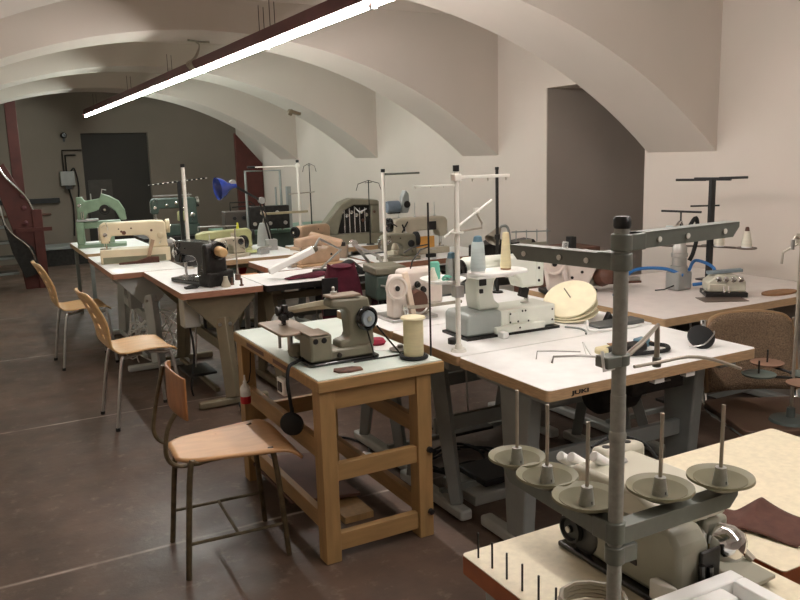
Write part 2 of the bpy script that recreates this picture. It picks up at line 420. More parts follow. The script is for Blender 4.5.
# ---------------------------------------------------------------- tables
ZT = .76
def rrect(x0, x1, y0, y1, r=.02, n=4):
    pts = []
    for cx, cy, a in ((x1-r, y0+r, -90), (x1-r, y1-r, 0), (x0+r, y1-r, 90), (x0+r, y0+r, 180)):
        for k in range(n+1):
            t = math.radians(a+90*k/n); pts.append((cx+r*math.cos(t), cy+r*math.sin(t)))
    return pts
def mtable(label, x0, x1, y0, y1, style='aframe', top=laminate, edge=edgewood, leg=grey_leg, long=None, rz=0, th=.042, rim=.02, motor=True, pedal=True, group=None, inset=.10):
    cx, cy = (x0+x1)/2, (y0+y1)/2
    t = T('sewing_table', label, 'table', (cx, cy, 0), rz, group)
    w, d = x1-x0, y1-y0
    P('tabletop', B().poly_prism(rrect(-w/2, w/2, -d/2, d/2, rim), ZT-th, ZT-.0022, 'xy'), edge, t)
    P('laminate_surface', B().poly_prism(rrect(-w/2+.001, w/2-.001, -d/2+.001, d/2-.001, rim), ZT-.002, ZT, 'xy'), top, t)
    lx = (w >= d) if long is None else long == 'x'
    L_, W_ = (w, d) if lx else (d, w)
    def q(u, v, z): return (u, v, z) if lx else (v, u, z)     # u along the table, v across it
    def bx(b, u, v, z, du, dv, dz): b.box(q(u, v, z), (du, dv, dz) if lx else (dv, du, dz)); return b
    e = L_/2-inset
    for s_ in (-1, 1):
        u = s_*e
        if style == 'aframe':
            P('foot_bar', bx(B(), u, 0, .035, .06, W_*.96, .05), lt_leg if leg is grey_leg else leg, t, bevel=.012)
            for v in (-1, 1):
                b = B(); b.tube([q(u, v*.05, ZT-th-.03), q(u, v*(W_*.34), .06)], [.052, .036], 4)
                P('leg', b, leg, t, bevel=.004)
            P('top_bracket', bx(B(), u, 0, ZT-th-.02, .07, W_*.7, .036), leg, t, bevel=.004)
        elif style == 'gusset':
            pts = [(-W_*.42, ZT-th-.002), (W_*.42, ZT-th-.002), (W_*.42, ZT-th-.03), (.06, ZT-.26), (-.06, ZT-.26), (-W_*.42, ZT-th-.03)]
            out = u+s_*.03
            P('gusset_plate', B().poly_prism(pts, out-.015, out+.015, 'yz' if lx else 'xz'), leg, t, bevel=.003)
            b = B().tube([q(out, 0, ZT-.20), q(out+s_*.14, 0, .05)], .056, 4); P('leg', b, leg, t, bevel=.006)
            P('foot_bar', bx(B(), out+s_*.14, 0, .03, .055, W_*.85, .045), leg, t, bevel=.01)
            bo = B()
            for v in (-.035, .035): bo.lathe([(0, .008), (.012, .008), (.012, 0)], q(out+s_*.040, v, ZT-.235), q(s_, 0, 0), 8)
            P('bolt', bo, steel, t)
        elif style == 'column':
            P('top_bracket', bx(B(), u, 0, ZT-th-.02, .10, W_*.8, .036), leg, t, bevel=.004)
            P('leg', B().poly_prism([(-.10, ZT-th-.03), (.10, ZT-th-.03), (.055, .06), (-.055, .06)], u-.03, u+.03, 'yz' if lx else 'xz'), leg, t, bevel=.008)
            P('foot_bar', bx(B(), u, 0, .035, .06, W_*.85, .05), lt_leg, t, bevel=.012)
        elif style == 'post':
            for v in (-1, 1): P('leg', bx(B(), u+s_*.04, v*(W_/2-.05), (ZT-th)/2, .035, .035, ZT-th), leg, t, bevel=.003)
    if style != 'post':
        P('crossbar', bx(B(), 0, 0, .36, 2*e-.02, .03, .07), leg, t, bevel=.004)
        P('crossbar', bx(B(), 0, .04, .62, 2*e, .03, .05), leg, t, bevel=.004)
        if pedal:
            P('pedal_rod', B().cyl(q(.05, -.06, .10), q(.05, -.03, .55), .006, n=8), steel, t)
            P('pedal', bx(B(), .0, -.06, .09, .30, .20, .018), dark_metal, t, bevel=.004, rot=None)
            P('pedal_bar', bx(B(), 0, -.06, .065, 2*e, .025, .025), leg, t)
    if motor:
        mo = P('motor', B().lathe([(0, -.12), (.07, -.12), (.085, -.10), (.085, .08), (.06, .12), (.03, .13), (0, .13)], q(.12, .09, .55), q(1, 0, 0), 20), dark_metal, t, label='dark motor under the tabletop')
        P('pulley', B().lathe([(0, 0), (.05, 0), (.045, .01), (.05, .02), (0, .02)], q(.27, .09, .55), q(1, 0, 0), 16), steel, mo)
        P('motor_bracket', bx(B(), .12, .09, .66, .08, .06, .10), leg, t)
    return t
tC = mtable('pale laminate sewing table carrying the big white long-arm machine', 1.735, 2.86, 2.712, 3.30, inset=.045)
tB = mtable('white laminate sewing table with maker name on its plywood edge', 1.735, 2.84, 2.125, 2.708, 'column')
# maker's name printed on the front edge
cu = bpy.data.curves.new('printed_name', 'FONT'); cu.body = 'JUKI'; cu.size = .033; cu.extrude = .0006; cu.offset = .0012
to = bpy.data.objects.new('printed_name', cu); COL.objects.link(to)
bpy.context.view_layer.update()
dg = bpy.context.evaluated_depsgraph_get()
me = bpy.data.meshes.new_from_object(to.evaluated_get(dg)); bpy.data.objects.remove(to)
me.materials.clear(); me.materials.append(black_pl)
to = bpy.data.objects.new('printed_name', me); COL.objects.link(to); to.parent = tB
to.scale = (1.3, .62, 1); to.rotation_euler = (PI/2, 0, 0); to.location = (-.552+.108, -.2922, ZT-.031); to['label'] = 'black printed maker name'
for x in (0, .17): P('edge_clip', B().box((x, -.27, ZT-.052), (.05, .03, .02)), white_pl, tB)
tD = mtable('pale sewing table behind the long-arm machine, carrying the pinkish post machine', 1.735, 2.86, 3.304, 3.95)
tH = mtable('white sewing table with reddish edge and olive steel gusset leg, under the black machine', 1.155, 1.70, 5.04, 6.25, 'gusset', edge=edgedark, leg=beige_leg)
tJ = mtable('white sewing table under the long cream machine', .93, 1.48, 5.99+.28, 7.60, 'gusset', edge=edgedark, leg=lt_leg)
tK = mtable('small laminate table under the green machine in the far left row', .95, 1.62, 7.84, 9.1, 'post', edge=edgewood, motor=False)
tI = mtable('white sewing table with dark edge behind the olive gusset-leg table', 1.705, 2.76, 5.0, 5.58, edge=dark_metal, leg=beige_leg)
tL = mtable('orange-edged work table under the blue desk lamp', 1.79, 2.60, 6.50, 7.5, edge=edgewood, leg=beige_leg)
tN = mtable('brown-edged sewing table under the beige flatbed machine by the wall', 2.80, 3.9, 5.42, 6.05, edge=edgedark)
tO = mtable('sewing table under the hooded olive machine by the wall', 2.66, 3.75, 6.65, 7.2, edge=edgewood)
tM = mtable('sewing table under the tan machines in the middle of the room', 2.0, 2.76, 5.62, 6.3, edge=edgedark)
tQ = mtable('sewing table hidden under the dark machines by the wall opening', 3.25, 4.3, 4.55, 5.1, edge=edgewood)
tG = mtable('long pale grey table against the right wall with plywood edge', 2.97, 4.43, 2.75, 3.85, top=lam_grey, edge=edgewood, rim=.012)
tE = mtable('cream speckled table in the foreground under the overlock machine', .845, 1.335, .25, 1.32, 'post', top=lam_cream, edge=mat('orange_brown_edge', srgb(150,86,52), .45, var=.15, scale=14), leg=grey_leg, motor=False, rim=.01)
tF = mtable('cream speckled table with brown fabric on it in the lower right corner', 1.35, 2.05, .92, 1.47, 'post', top=lam_cream, edge=mat('orange_brown_edge', (.3,.2,.1)), leg=grey_leg, motor=False, rim=.01, rz=0)
tR = T('green_topped_table', 'long table with sea green top near the far right wall', 'table', (3.1, 8.4, 0))
P('tabletop', B().b2(-.75, .65, -.35, .35, .80, .84), mat('sea_green_tabletop', srgb(112,144,128), .5), tR, bevel=.006)
P('side_panel', B().b2(-.7, .6, -.32, .32, .45, .80), green_dk, tR)
for x in (-.65, .55):
    for y in (-.28, .28): P('leg', B().b2(x-.025, x+.025, y-.025, y+.025, 0, .45), grey_leg, tR)
tR2 = T('machine_bench', 'dark bench holding the dark green machine in front of the back doorway', 'table', (1.68, 9.2, 0))
P('tabletop', B().b2(-.0, .75, -.3, .3, .72, .76), dark_metal, tR2, bevel=.005)
for x in (.05, .68):
    for y in (-.25, .25): P('leg', B().b2(x-.02, x+.02, y-.02, y+.02, 0, .72), grey_leg, tR2)
bc = T('brown_cabinet', 'plain dark brown cabinet standing behind the right-hand tables', 'cabinet', (3.62, 4.3, 0))
P('carcass', B().b2(-.30, .22, -.15, .15, 0, .93), brownwood, bc, bevel=.005)
P('door', B().b2(-.28, .2, -.168, -.152, .06, .90), brownwood, bc, bevel=.003)

# pine workbench
wt = T('wooden_workbench', 'golden pine bench with pale green top, under the olive cylinder-arm machine', 'table', (1.10, 2.70, 0))
W_, D_ = .562, 1.07
P('tabletop', B().b2(0, W_, 0, D_, ZT-.05, ZT-.004), pine_x, wt, bevel=.004)
P('laminate_surface', B().b2(.006, W_-.006, .012, D_-.006, ZT-.0045, ZT), lam_green, wt)
for (x, y) in ((.008, .012), (W_-.125, .012), (.008, D_-.09), (W_-.125, D_-.09)):
    P('leg', B().b2(x, x+.066, y, y+.075, 0, ZT-.051), pine, wt, bevel=.003)
for z0, z1 in ((.04, .112), (.335, .405), (.63, .705)):
    P('end_rail', B().b2(.075, W_-.126, .025, .06, z0, z1), pine_x, wt, bevel=.002)
for z0, z1 in ((.10, .17), (.45, .52)):
    P('side_rail', B().b2(W_-.115, W_-.085, .088, D_-.092, z0, z1), pine_y, wt, bevel=.002)
P('side_rail', B().b2(.02, .05, .088, D_-.092, .42, .50), pine_y, wt, bevel=.002)
P('side_rail', B().b2(.02, .05, .088, D_-.092, .12, .19), pine_y, wt, bevel=.002)
P('end_rail', B().b2(.075, W_-.126, D_-.06, D_-.03, .3, .38), pine_x, wt, bevel=.002)
for z in (.11, .385):
    P('bolt', B().lathe([(0, .016), (.012, .014), (.014, 0)], (W_-.074, .012, z), (0, -1, 0), 10), black_pl, wt)
P('edge_slot', B().b2(-.001, .001, .62, .86, ZT-.034, ZT-.016).b2(-.001, .001, .30, .5, ZT-.034, ZT-.016), brownwood, wt, label='dark slots in the left edge')
P('low_shelf', B().box((.2, .75, .07), (.34, .6, .012), (0, .12, 0)), brownwood, wt, label='loose brown board lying under the bench')
P('shelf_block', B().b2(.22, .36, .3, .7, .0, .03), pine, wt)

# ---------------------------------------------------------------- chairs
def shell_chair(label, loc, rz):
    t = T('plywood_chair', label, 'chair', loc, rz, 'plywood shell chairs along the aisle')
    prof = [(.20, .425), (.17, .452), (.08, .462), (-.02, .458), (-.10, .452), (-.155, .458), (-.188, .49), (-.205, .55), (-.226, .62), (-.256, .70), (-.29, .775), (-.328, .845)]
    n = 44; m = 16
    seg = [0]
    for a, b_ in zip(prof, prof[1:]): seg.append(seg[-1]+math.dist(a, b_))
    def at(t_):
        s_ = t_*seg[-1]
        for k in range(len(prof)-1):
            if s_ <= seg[k+1]+1e-9:
                f = (s_-seg[k])/(seg[k+1]-seg[k]); return (prof[k][0]*(1-f)+prof[k+1][0]*f, prof[k][1]*(1-f)+prof[k+1][1]*f)
        return prof[-1]
    def f(u, v):
        x, z = at(u)
        wd = .205-.022*math.exp(-((u-.55)/.12)**2)
        if u > .93: wd *= 1-.30*((u-.93)/.07)**2
        if u < .05: wd *= 1-.16*((.05-u)/.05)**2
        y = (v*2-1)*wd
        bow = .03*(v*2-1)**2
        if u > .55: x += bow*min(1, (u-.55)/.2)
        else: z += .010*(v*2-1)**2
        return Vector((x, y, z))
    holes = set()
    for i in (26, 30, 34, 38):
        for j in (4, 5, 10, 11): holes.add((i, j)); holes.add((i+1, j)); 
    def skip(i, j): return (i, j) in holes or (i-1, j) in holes and False
    P('shell', B().grid(f, n, m, skip), ply, t, solid=.011, sharp=60)
    r = .0105
    for s_ in (-1, 1):
        P('front_leg', B().tube([(.05, s_*.10, .435), (.13, s_*.15, .43), (.17, s_*.175, .40), (.205, s_*.20, 0)], r, 10, smooth=5), steel, t)
        P('rear_leg', B().tube([(.0, s_*.10, .435), (-.10, s_*.15, .43), (-.14, s_*.172, .40), (-.20, s_*.20, 0)], r, 10, smooth=5), steel, t)
    P('frame_ring', B().tube([(.06, -.10, .437), (.06, .10, .437)], r, 8).tube([(-.02, -.10, .437), (-.02, .10, .437)], r, 8), steel, t)
    for gx in (-.2, .205):
        for gy in (-.2, .2): P('glide', B().lathe([(0, 0), (.014, 0), (.014, .02), (0, .02)], (gx, gy, 0), n=10), black_rub, t)
    return t
c1 = shell_chair('light plywood chair with steel legs, nearer of the two pierced-back chairs', (.855, 5.06, 0), math.radians(4))
c2 = dup(c1, (.74, 6.78, 0), math.radians(3), 'light plywood chair with steel legs, farther back in the aisle')
c3 = T('school_chair', 'worn plywood chair with small curved backrest and brown tube legs beside the pine bench', 'chair', (.82, 3.06, 0), math.radians(-3))
def seatf(u, v):
    x = -.205+.475*u
    w = .135+.075*min(1, u*1.15)
    if u < .16: w *= math.sqrt(max(0, 1-((.16-u)/.16)**2*.55))
    z = .468-.010*math.sin(PI*u)*(1-(2*v-1)**2)
    if u > .82: z -= .045*((u-.82)/.18)**2
    return Vector((x, (2*v-1)*w, z))
P('seat', B().grid(seatf, 24, 12), ply_old, c3, solid=.012, sharp=60)
def backf(u, v):
    a = (u*2-1)
    return Vector((-.20+.035*a*a, a*.165, .635+.165*v+.012*math.cos(a*2)))
P('backrest', B().grid(backf, 16, 6), ply_red, c3, solid=.010, bevel=.003, sharp=60)
r = .0115
for s_ in (-1, 1):
    P('front_leg', B().tube([(.03, s_*.13, .452), (.13, s_*.155, .45), (.165, s_*.165, .42), (.20, s_*.175, 0)], r, 10, smooth=5), brown_tube, c3)
    P('rear_leg', B().tube([(.0, s_*.12, .452), (-.13, s_*.14, .45), (-.165, s_*.15, .42), (-.205, s_*.175, 0)], r, 10, smooth=5), brown_tube, c3)
    P('back_support', B().tube([(-.10, s_*.125, .448), (-.20, s_*.14, .452), (-.245, s_*.145, .50), (-.235, s_*.145, .60)]+([(-.19, .145, .78)] if s_ > 0 else [(-.20, -.14, .66)]), .009, 8, smooth=5), brown_tube, c3)
    P('side_stretcher', B().cyl((.188, s_*.17, .14), (-.188, s_*.17, .14), .007, n=8), brown_tube, c3)
P('cross_stretcher', B().cyl((0, -.17, .14), (0, .17, .14), .007, n=8), brown_tube, c3)
sb = T('wooden_stool', 'orange wooden stool top seen between the black vintage machine and the tan machines', 'stool', (1.90, 5.86, 0), .1)
P('seat', B().b2(-.16, .09, -.15, .15, .68, .705), mat('orange_wood', srgb(196,128,72), .5, var=.1), sb, bevel=.006)
for x in (-.12, .05):
    for y in (-.11, .11): P('leg', B().b2(x-.015, x+.015, y-.015, y+.015, 0, .68), steel, sb)
# cane cantilever chair on the right
cc = T('cane_chair', 'brown woven cane chair with bent steel tubes between the two right-hand tables', 'chair', (3.03, 2.18, 0), math.radians(-117))
def cb(u, v):
    a = 2*u-1
    w = .208*(1-.05*max(0, v-.6)/.4)
    z = .47+.355*v-.05*max(0, v-.5)*abs(a)**5*2
    return Vector((-.22-.06*v+.03*a*a, a*w, z))
P('backrest', B().grid(cb, 18, 10), cane, cc, solid=.014, sharp=60)
P('backrest_rim', B().tube([cb(0, 0), cb(0, .5), cb(.0, .9), cb(.1, 1), cb(.5, 1), cb(.9, 1), cb(1, .9), cb(1, .5), cb(1, 0)], .013, 8, smooth=4), mat('rim_brown_wood', srgb(144,114,80), .5), cc)
P('seat', B().poly_prism(rrect(-.2, .25, -.23, .23, .05), .41, .435, 'xy'), mat('dark_brown_seat', srgb(86,66,52), .5, var=.1), cc, bevel=.004)
for s_ in (-1, 1):
    P('tube_frame', B().tube([(-.25, s_*.215, .80), (-.20, s_*.215, .43), (.0, s_*.215, .40), (.22, s_*.215, .40), (.255, s_*.215, .37), (.255, s_*.215, .06), (.22, s_*.215, .015), (-.2, s_*.215, .015)], .0125, 8, smooth=5), chrome, cc)
P('floor_tube', B().cyl((-.2, -.215, .015), (-.2, .215, .015), .0125, n=8), chrome, cc)
# ---------------------------------------------------------------- sewing machines
def wheel(t, o, ax, r=.06, w=.03, m=black_en, hub=chrome, spokes=True):
    v = Vector(ax)
    h = P('handwheel', B().lathe([(.25*r, 0), (.82*r, -.1*w), (r, .15*w), (r, .45*w), (.93*r, .55*w), (r, .65*w), (r, w), (.84*r, 1.1*w), (.72*r, .6*w), (.3*r, .7*w), (.25*r, 1.1*w), (0, 1.1*w)], o, ax, 28), m, t)
    P('wheel_hub', B().lathe([(0, 1.35*w), (.22*r, 1.3*w), (.24*r, .7*w), (0, .7*w)], o, ax, 14), hub, h)
    return h
def needle_parts(t, x, y, z0, zh, m=chrome):
    P('needle_bar', B().cyl((x, y, z0+.018), (x, y, zh), .0045, n=8), m, t)
    P('presser_bar', B().cyl((x+.018, y, z0+.012), (x+.018, y, zh), .004, n=8), m, t)
    P('presser_foot', B().box((x-.002, y, z0+.006), (.045, .014, .005)).box((x+.014, y, z0+.018), (.012, .012, .022)), m, t)
def tension(t, x, y, z, ax=(0, -1, 0), m=chrome):
    P('tension_dial', B().lathe([(0, 0), (.016, 0), (.018, .004), (.008, .006), (.018, .010), (.012, .013), (.013, .024), (0, .026)], (x, y, z), ax, 14), m, t)
def spoolpins(t, pts, h=.07, m=steel):
    for (x, y, z) in pts:
        P('spool_pin', B().cyl((x, y, z), (x, y, z+h), .003, n=6).lathe([(0, 0), (.012, 0), (.01, .012), (0, .012)], (x, y, z), n=10), m, t)
def machine(name, label, loc, rz, body, L_=.46, H=.27, bh=.02, bw=.17, armz=.62, pil=.11, depth=.11, bedm=None, wheel_m=black_en, wr=.06, cat='sewing machine', stains=False, panels=True, taper=.0, group=None, belt=True):
    t = T(name, label, cat, loc, rz, group)
    x0, x1 = -L_/2, L_/2
    bm_ = bedm or body
    P('bed', B().box((0, 0, bh/2), (L_, bw, bh)), bm_, t, bevel=.006)
    zb = bh; za = bh+(H-bh)*armz; c = .02
    px_ = x1-pil-.03
    out = [(px_, zb), (px_-.006, zb+.02), (px_+.004, za-.05), (px_-.012, za-.018), (px_-.045, za-.004), (x0+.10, za-.0), (x0+.088, za-.03), (x0+.082, za-.06), (x0+.012, za-.06),
           (x0+.004, H-.05), (x0+.014, H-.018), (x0+.045, H-.002), (x1-.09, H+taper), (x1-.035, H-.006), (x1-.022, H-.03), (x1-.016, zb+.03), (x1-.012, zb)]
    P('arm', B().poly_prism(out, -depth/2, depth/2), body, t, bevel=.012)
    P('face_plate', B().b2(x0-.002, x0+.005, -depth*.33, depth*.33, za-.045, H-.035), chrome, t, bevel=.002)
    P('throat_plate', B().box((x0+.045, 0, bh+.001), (.09, .06, .003)), chrome, t)
    needle_parts(t, x0+.04, 0, bh, za-.05)
    tension(t, x0+.05, -depth/2, za+.012); 
    P('thread_guide', B().tube([(x0+.03, -depth/2, H-.04), (x0+.03, -depth/2-.02, H-.035), (x0+.045, -depth/2-.02, H-.02), (x0+.06, -depth/2, H-.02)], .002, 6), chrome, t)
    P('take_up_lever', B().tube([(x0+.075, -depth/2, H-.06), (x0+.075, -depth/2-.015, H-.04), (x0+.065, -depth/2-.02, H-.0)], .0035, 6), chrome, t)
    wheel(t, (x1-.02, 0, H-.055), (1, 0, 0), wr, .032, wheel_m)
    P('stitch_dial', B().lathe([(0, 0), (.026, 0), (.028, .012), (.02, .018), (0, .018)], (x1-.07, -depth/2, bh+.10), (0, -1, 0), 18), wheel_m, t)
    P('reverse_lever', B().tube([(x1-.07, -depth/2, bh+.05), (x1-.075, -depth/2-.04, bh+.045), (x1-.085, -depth/2-.07, bh+.04)], [.006, .005], 8), chrome, t)
    if panels:
        P('cover_plate', B().box((x1-.07, depth/2+.002, bh+.11), (.06, .004, .12)), bm_, t, bevel=.002)
        P('oil_screw', B().lathe([(0, .004), (.006, .003), (.006, 0)], (x0+.16, -depth/2, (za+H)/2), (0, -1, 0), 8).lathe([(0, .004), (.006, .003), (.006, 0)], (x0+.16, depth/2, (za+H)/2), (0, 1, 0), 8), dark_metal, t)
    spoolpins(t, [(x1-.09, 0, H-.002)], .05)
    return t
Z = ZT+.001
# black machine on the gusset-leg table (hand wheel towards the camera)
m2 = machine('black_sewing_machine', 'black enamelled vintage sewing machine with wooden knob, on the white table with the gusset leg', (1.38, 5.42, Z), math.radians(-72), black_en, L_=.46, H=.29, bh=.03, depth=.13, bw=.19, pil=.14)
P('wooden_knob', B().cyl((.235, 0, .235), (.36, -.045, .235), .036, .034, n=8), mat('pale_wood', srgb(206,170,120), .5), m2, bevel=.01, label='pale wooden roll on the wheel')
P('belt_guard', B().poly_prism([(.17, .03), (.25, .03), (.235, .28), (.18, .29)], -.10, .06), dark_metal, m2, bevel=.02)
P('foot_block', B().b2(.12, .26, -.10, .10, .0, .10), dark_metal, m2, bevel=.015)
cs = P('oil_cone', B().lathe([(0, 0), (.03, 0), (.032, .01), (.016, .05), (.014, .07), (0, .07)]), beige_en, loc=(1.47, 5.13, Z)); tag(cs, 'small beige cone beside the black vintage machine', 'cone')
for i, (x, y) in enumerate(((1.53, 5.19), (1.57, 5.11))):
    q = P('wooden_peg', B().lathe([(0, 0), (.014, 0), (.014, .008), (.007, .012), (.007, .05), (0, .052)]), brownwood, loc=(x, y, Z))
    tag(q, ('brown peg on the table edge, farther of the pair by the black machine', 'brown peg on the table edge, nearer of the pair by the black machine')[i], 'peg')
scl = P('metal_clip', B().tube([(0, 0, .006), (.05, .03, .012), (.09, .0, .01), (.04, -.03, .008), (0, 0, .006)], .006, 6, smooth=4).box((.04, 0, .006), (.08, .05, .01)), dark_metal, loc=(1.22, 5.22, Z)); tag(scl, 'dark metal part lying on the table at the left of the black machine', 'metal part')

# cream long machine
m3 = machine('cream_sewing_machine', 'long chipped cream sewing machine on a deep bed, second table of the left row', (1.24, 6.98, Z+.0), math.radians(-9), cream_stain, L_=.56, H=.34, bh=.115, armz=.5, bw=.20, pil=.13, depth=.13, wheel_m=cream, panels=True)
P('bed_skirt', B().box((-.01, -.102, .03), (.5, .006, .05)), mat('grey_green_bed', srgb(128,128,104), .5), m3)
P('paint_chip', B().lathe([(0, .002), (.018, .0)], (-.08, -.066, .25), (0, -1, 0), 7).lathe([(0, .002), (.010, .0)], (-.10, -.066, .262), (0, -1, 0), 6), brownwood, m3, label='brown chipped spots')
for (x, z, r_) in ((-.02, .285, .008), (.14, .26, .011), (.02, .2, .007), (-.2, .18, .006)): P('paint_chip', B().lathe([(0, .002), (r_, .0)], (x, -.0655, z), (0, -1, 0), 7), brownwood, m3)
P('wedge_guide', B().poly_prism([(-.14, .0), (.18, .0), (.18, .045), (.10, .05), (.0, .02), (-.14, .012)], -.19, -.15), cloth_br, m3, bevel=.004)
P('ruler_arm', B().box((.12, -.13, .11), (.03, .012, .16), (0, .3, 0)), tan_en, m3)
P('side_motor', B().lathe([(0, 0), (.035, 0), (.035, .06), (0, .06)], (.25, -.02, .14), (1, 0, 0), 14), grey_pl, m3)
P('hose', B().tube([(.29, -.02, .18), (.33, -.05, .14), (.30, -.10, .06), (.33, -.12, -.0)], .010, 8, smooth=5), white_pl, m3)

# green machines at the back left
g1 = T('green_sewing_machine', 'sea green industrial machine with curved open arm at the far left table', 'sewing machine', (1.18, 8.45, Z), math.radians(-10))
P('bed', B().b2(-.22, .24, -.09, .09, 0, .035), green_en, g1, bevel=.006)
P('column', B().b2(-.22, -.15, -.09, .09, .035, .26), green_en, g1, bevel=.012)
P('lower_arm', B().b2(-.15, .2, -.06, .06, .19, .26), green_en, g1, bevel=.012)
P('tabletop_plate', B().b2(-.21, -.01, -.09, .09, .262, .28), grey_pl, g1, bevel=.004)
P('upper_arm', B().poly_prism([(-.20, .27), (-.13, .27), (-.10, .34), (-.02, .36), (.06, .40), (.10, .40), (.16, .35), (.2, .26), (.26, .26), (.25, .36), (.20, .45), (.12, .50), (.04, .53), (.02, .48), (-.12, .46), (-.14, .50), (-.2, .50)], -.04, .04), green_en, g1, bevel=.01)
P('levers', B().tube([(.04, 0, .52), (.05, 0, .57), (.09, 0, .56)], .006, 6).tube([(-.06, 0, .47), (-.06, 0, .53)], .006, 6), steel, g1)
wheel(g1, (.06, -.05, .37), (0, -1, 0), .05, .02, dark_metal)
needle_parts(g1, -.16, -.05, .27, .36)
tension(g1, -.17, -.045, .42)
P('front_box', B().b2(-.0, .13, -.10, -.06, .04, .14), green_en, g1, bevel=.006)
g2 = machine('green_sewing_machine', 'dark green sewing machine on the bench in front of the back doorway', (2.08, 9.12, .762), math.radians(-8), green_dk, L_=.52, H=.42, bh=.12, depth=.14, wheel_m=chrome, armz=.62)
tension(g2, .02, -.07, .36); tension(g2, -.08, -.07, .34); tension(g2, .1, -.07, .30)
P('thread_rack', B().b2(-.22, .2, -.02, .02, .44, .452), steel, g2); P('green_hood', B().b2(.02, .14, -.10, -.07, .16, .27), lime_en, g2, bevel=.02)
# dark machine bodies behind the black stand
g3 = T('control_unit', 'large dark control unit with switches behind the yellow-green machine', 'control box', (2.72, 8.35, .841), math.radians(-6))
P('cabinet', B().b2(-.3, .3, -.1, .1, 0, .20), mat('dark_brown_grey_box', srgb(72,64,58), .5), g3, bevel=.01)
for x in (-.2, -.1, .02, .14): P('switch', B().lathe([(0, .012), (.02, .01), (.022, 0)], (x, -.1, .13), (0, -1, 0), 12), black_pl, g3)
P('carry_frame', B().tube([(-.22, 0, .2), (-.22, 0, .29), (.0, 0, .29), (.05, 0, .25), (-.2, 0, .24)], .007, 6), black_pl, g3)
P('panel_label', B().b2(.17, .27, -.103, -.1, .05, .15), grey_pl, g3)
g4 = T('yellow_green_machine', 'yellow-green sewing machine beneath the blue lamp', 'sewing machine', (2.08, 7.15, Z), math.radians(-7))
P('bed', B().b2(-.28, .22, -.08, .08, 0, .03), lime_en, g4, bevel=.006)
P('arm', B().poly_prism([(-.28, .09), (-.27, .17), (-.2, .19), (.2, .20), (.23, .17), (.23, .03), (.10, .03), (.09, .12), (-.16, .12), (-.18, .07), (-.26, .06)], -.055, .055), lime_en, g4, bevel=.012)
P('belt_cover', B().lathe([(0, 0), (.06, 0), (.06, .06), (0, .06)], (-.05, -.06, .05), (0, -1, 0), 20), dark_metal, g4)
P('oil_filler', B().cyl((.11, 0, .2), (.11, 0, .255), .014, .008, n=8), mat('bright_yellow_cap', srgb(214,214,60), .4), g4, label='bright yellow spout')
P('thread_rail', B().tube([(-.25, -.03, .20), (-.25, -.03, .24), (.10, -.03, .23)], .004, 6), steel, g4)
P('lever', B().tube([(.14, -.06, .14), (.19, -.08, .08)], .006, 6), dark_metal, g4)
needle_parts(g4, -.24, 0, .03, .07)
wheel(g4, (.225, 0, .13), (1, 0, 0), .055, .03, dark_metal)
gb = machine('grey_sewing_machine', 'small grey machine between the cream machine and the yellow-green one', (1.97, 6.68, Z), math.radians(20), beige_en, L_=.3, H=.17, bh=.03, depth=.09)

# tan machines in the middle
def tan(label, loc, rz, m, L_=.40, H=.22): return machine('tan_sewing_machine', label, loc, rz, m, L_=L_, H=H, bh=.03, depth=.10, armz=.55, wheel_m=dark_metal, wr=.05)
a1 = tan('tan sewing machine head with rounded arm, right of the blue lamp', (2.78, 6.80, Z), math.radians(200), tan_en)
a2 = T('tan_machine_base', 'tan-grey machine body on wooden board behind the white lamp', 'sewing machine', (2.38, 5.76, Z), math.radians(10)); a2.scale = (.82, .9, .85)
P('baseboard', B().b2(-.24, .24, -.12, .12, 0, .02), edgewood, a2, bevel=.004)
P('body', B().poly_prism([(-.22, .02), (.22, .02), (.22, .15), (.10, .17), (.05, .13), (-.20, .12)], -.08, .08), tan_en, a2, bevel=.012)
P('screw', B().lathe([(0, .005), (.012, .004), (.012, 0)], (.12, -.08, .09), (0, -1, 0), 8), dark_metal, a2)
P('upper_arm', B().poly_prism([(-.20, .17), (-.20, .25), (.02, .27), (.06, .22), (.05, .16), (.0, .18)], -.045, .045), mat('warm_tan_arm', srgb(190,160,134), .4), a2, bevel=.015)
needle_parts(a2, -.17, 0, .12, .18)
a3 = T('tan_swivel_machine', 'tan machine arm tilted on its side near the maroon bag', 'sewing machine', (2.63, 6.08, Z), math.radians(-30))
P('body', B().b2(-.16, .16, -.07, .07, 0, .10), olive_tan, a3, bevel=.012)
P('tilted_arm', B().box((-.02, -.02, .15), (.28, .09, .06), (.2, .28, 0)), mat('light_tan_arm', srgb(196,166,138), .4), a3, bevel=.012)
P('needle_head', B().box((.12, -.03, .09), (.05, .05, .08)), dark_metal, a3, bevel=.006)
# hooded olive machine
h1 = T('hooded_machine', 'olive machine with sloping hood and many threading parts, against the wall', 'sewing machine', (3.26, 6.95, Z), math.radians(-14))
P('bed', B().b2(-.30, .30, -.12, .12, 0, .10), olive, h1, bevel=.008)
P('hood', B().poly_prism([(-.36, .10), (-.12, .39), (-.02, .43), (.24, .41), (.24, .36), (.0, .37), (-.10, .32), (-.16, .10)], -.12, .12), olive, h1, bevel=.01)
P('side_cover', B().b2(.17, .25, -.11, .11, .10, .40), olive, h1, bevel=.008)
P('inner_block', B().b2(-.13, .17, -.03, .11, .10, .37), dark_metal, h1, bevel=.01)
for k in range(6):
    x = -.10+.048*k; tension(h1, x, -.03, .30-.03*(k % 2)); 
for k in range(5): P('needle_rod', B().cyl((-.08+.05*k, -.06, .10), (-.08+.05*k, -.06, .34), .005, n=6), chrome, h1)
P('knob', B().lathe([(0, .02), (.015, .018), (.015, 0)], (.1, -.05, .22), (0, -1, 0), 10).lathe([(0, .02), (.012, .018), (.012, 0)], (.2, -.11, .3), (0, -1, 0), 10), brownwood, h1)
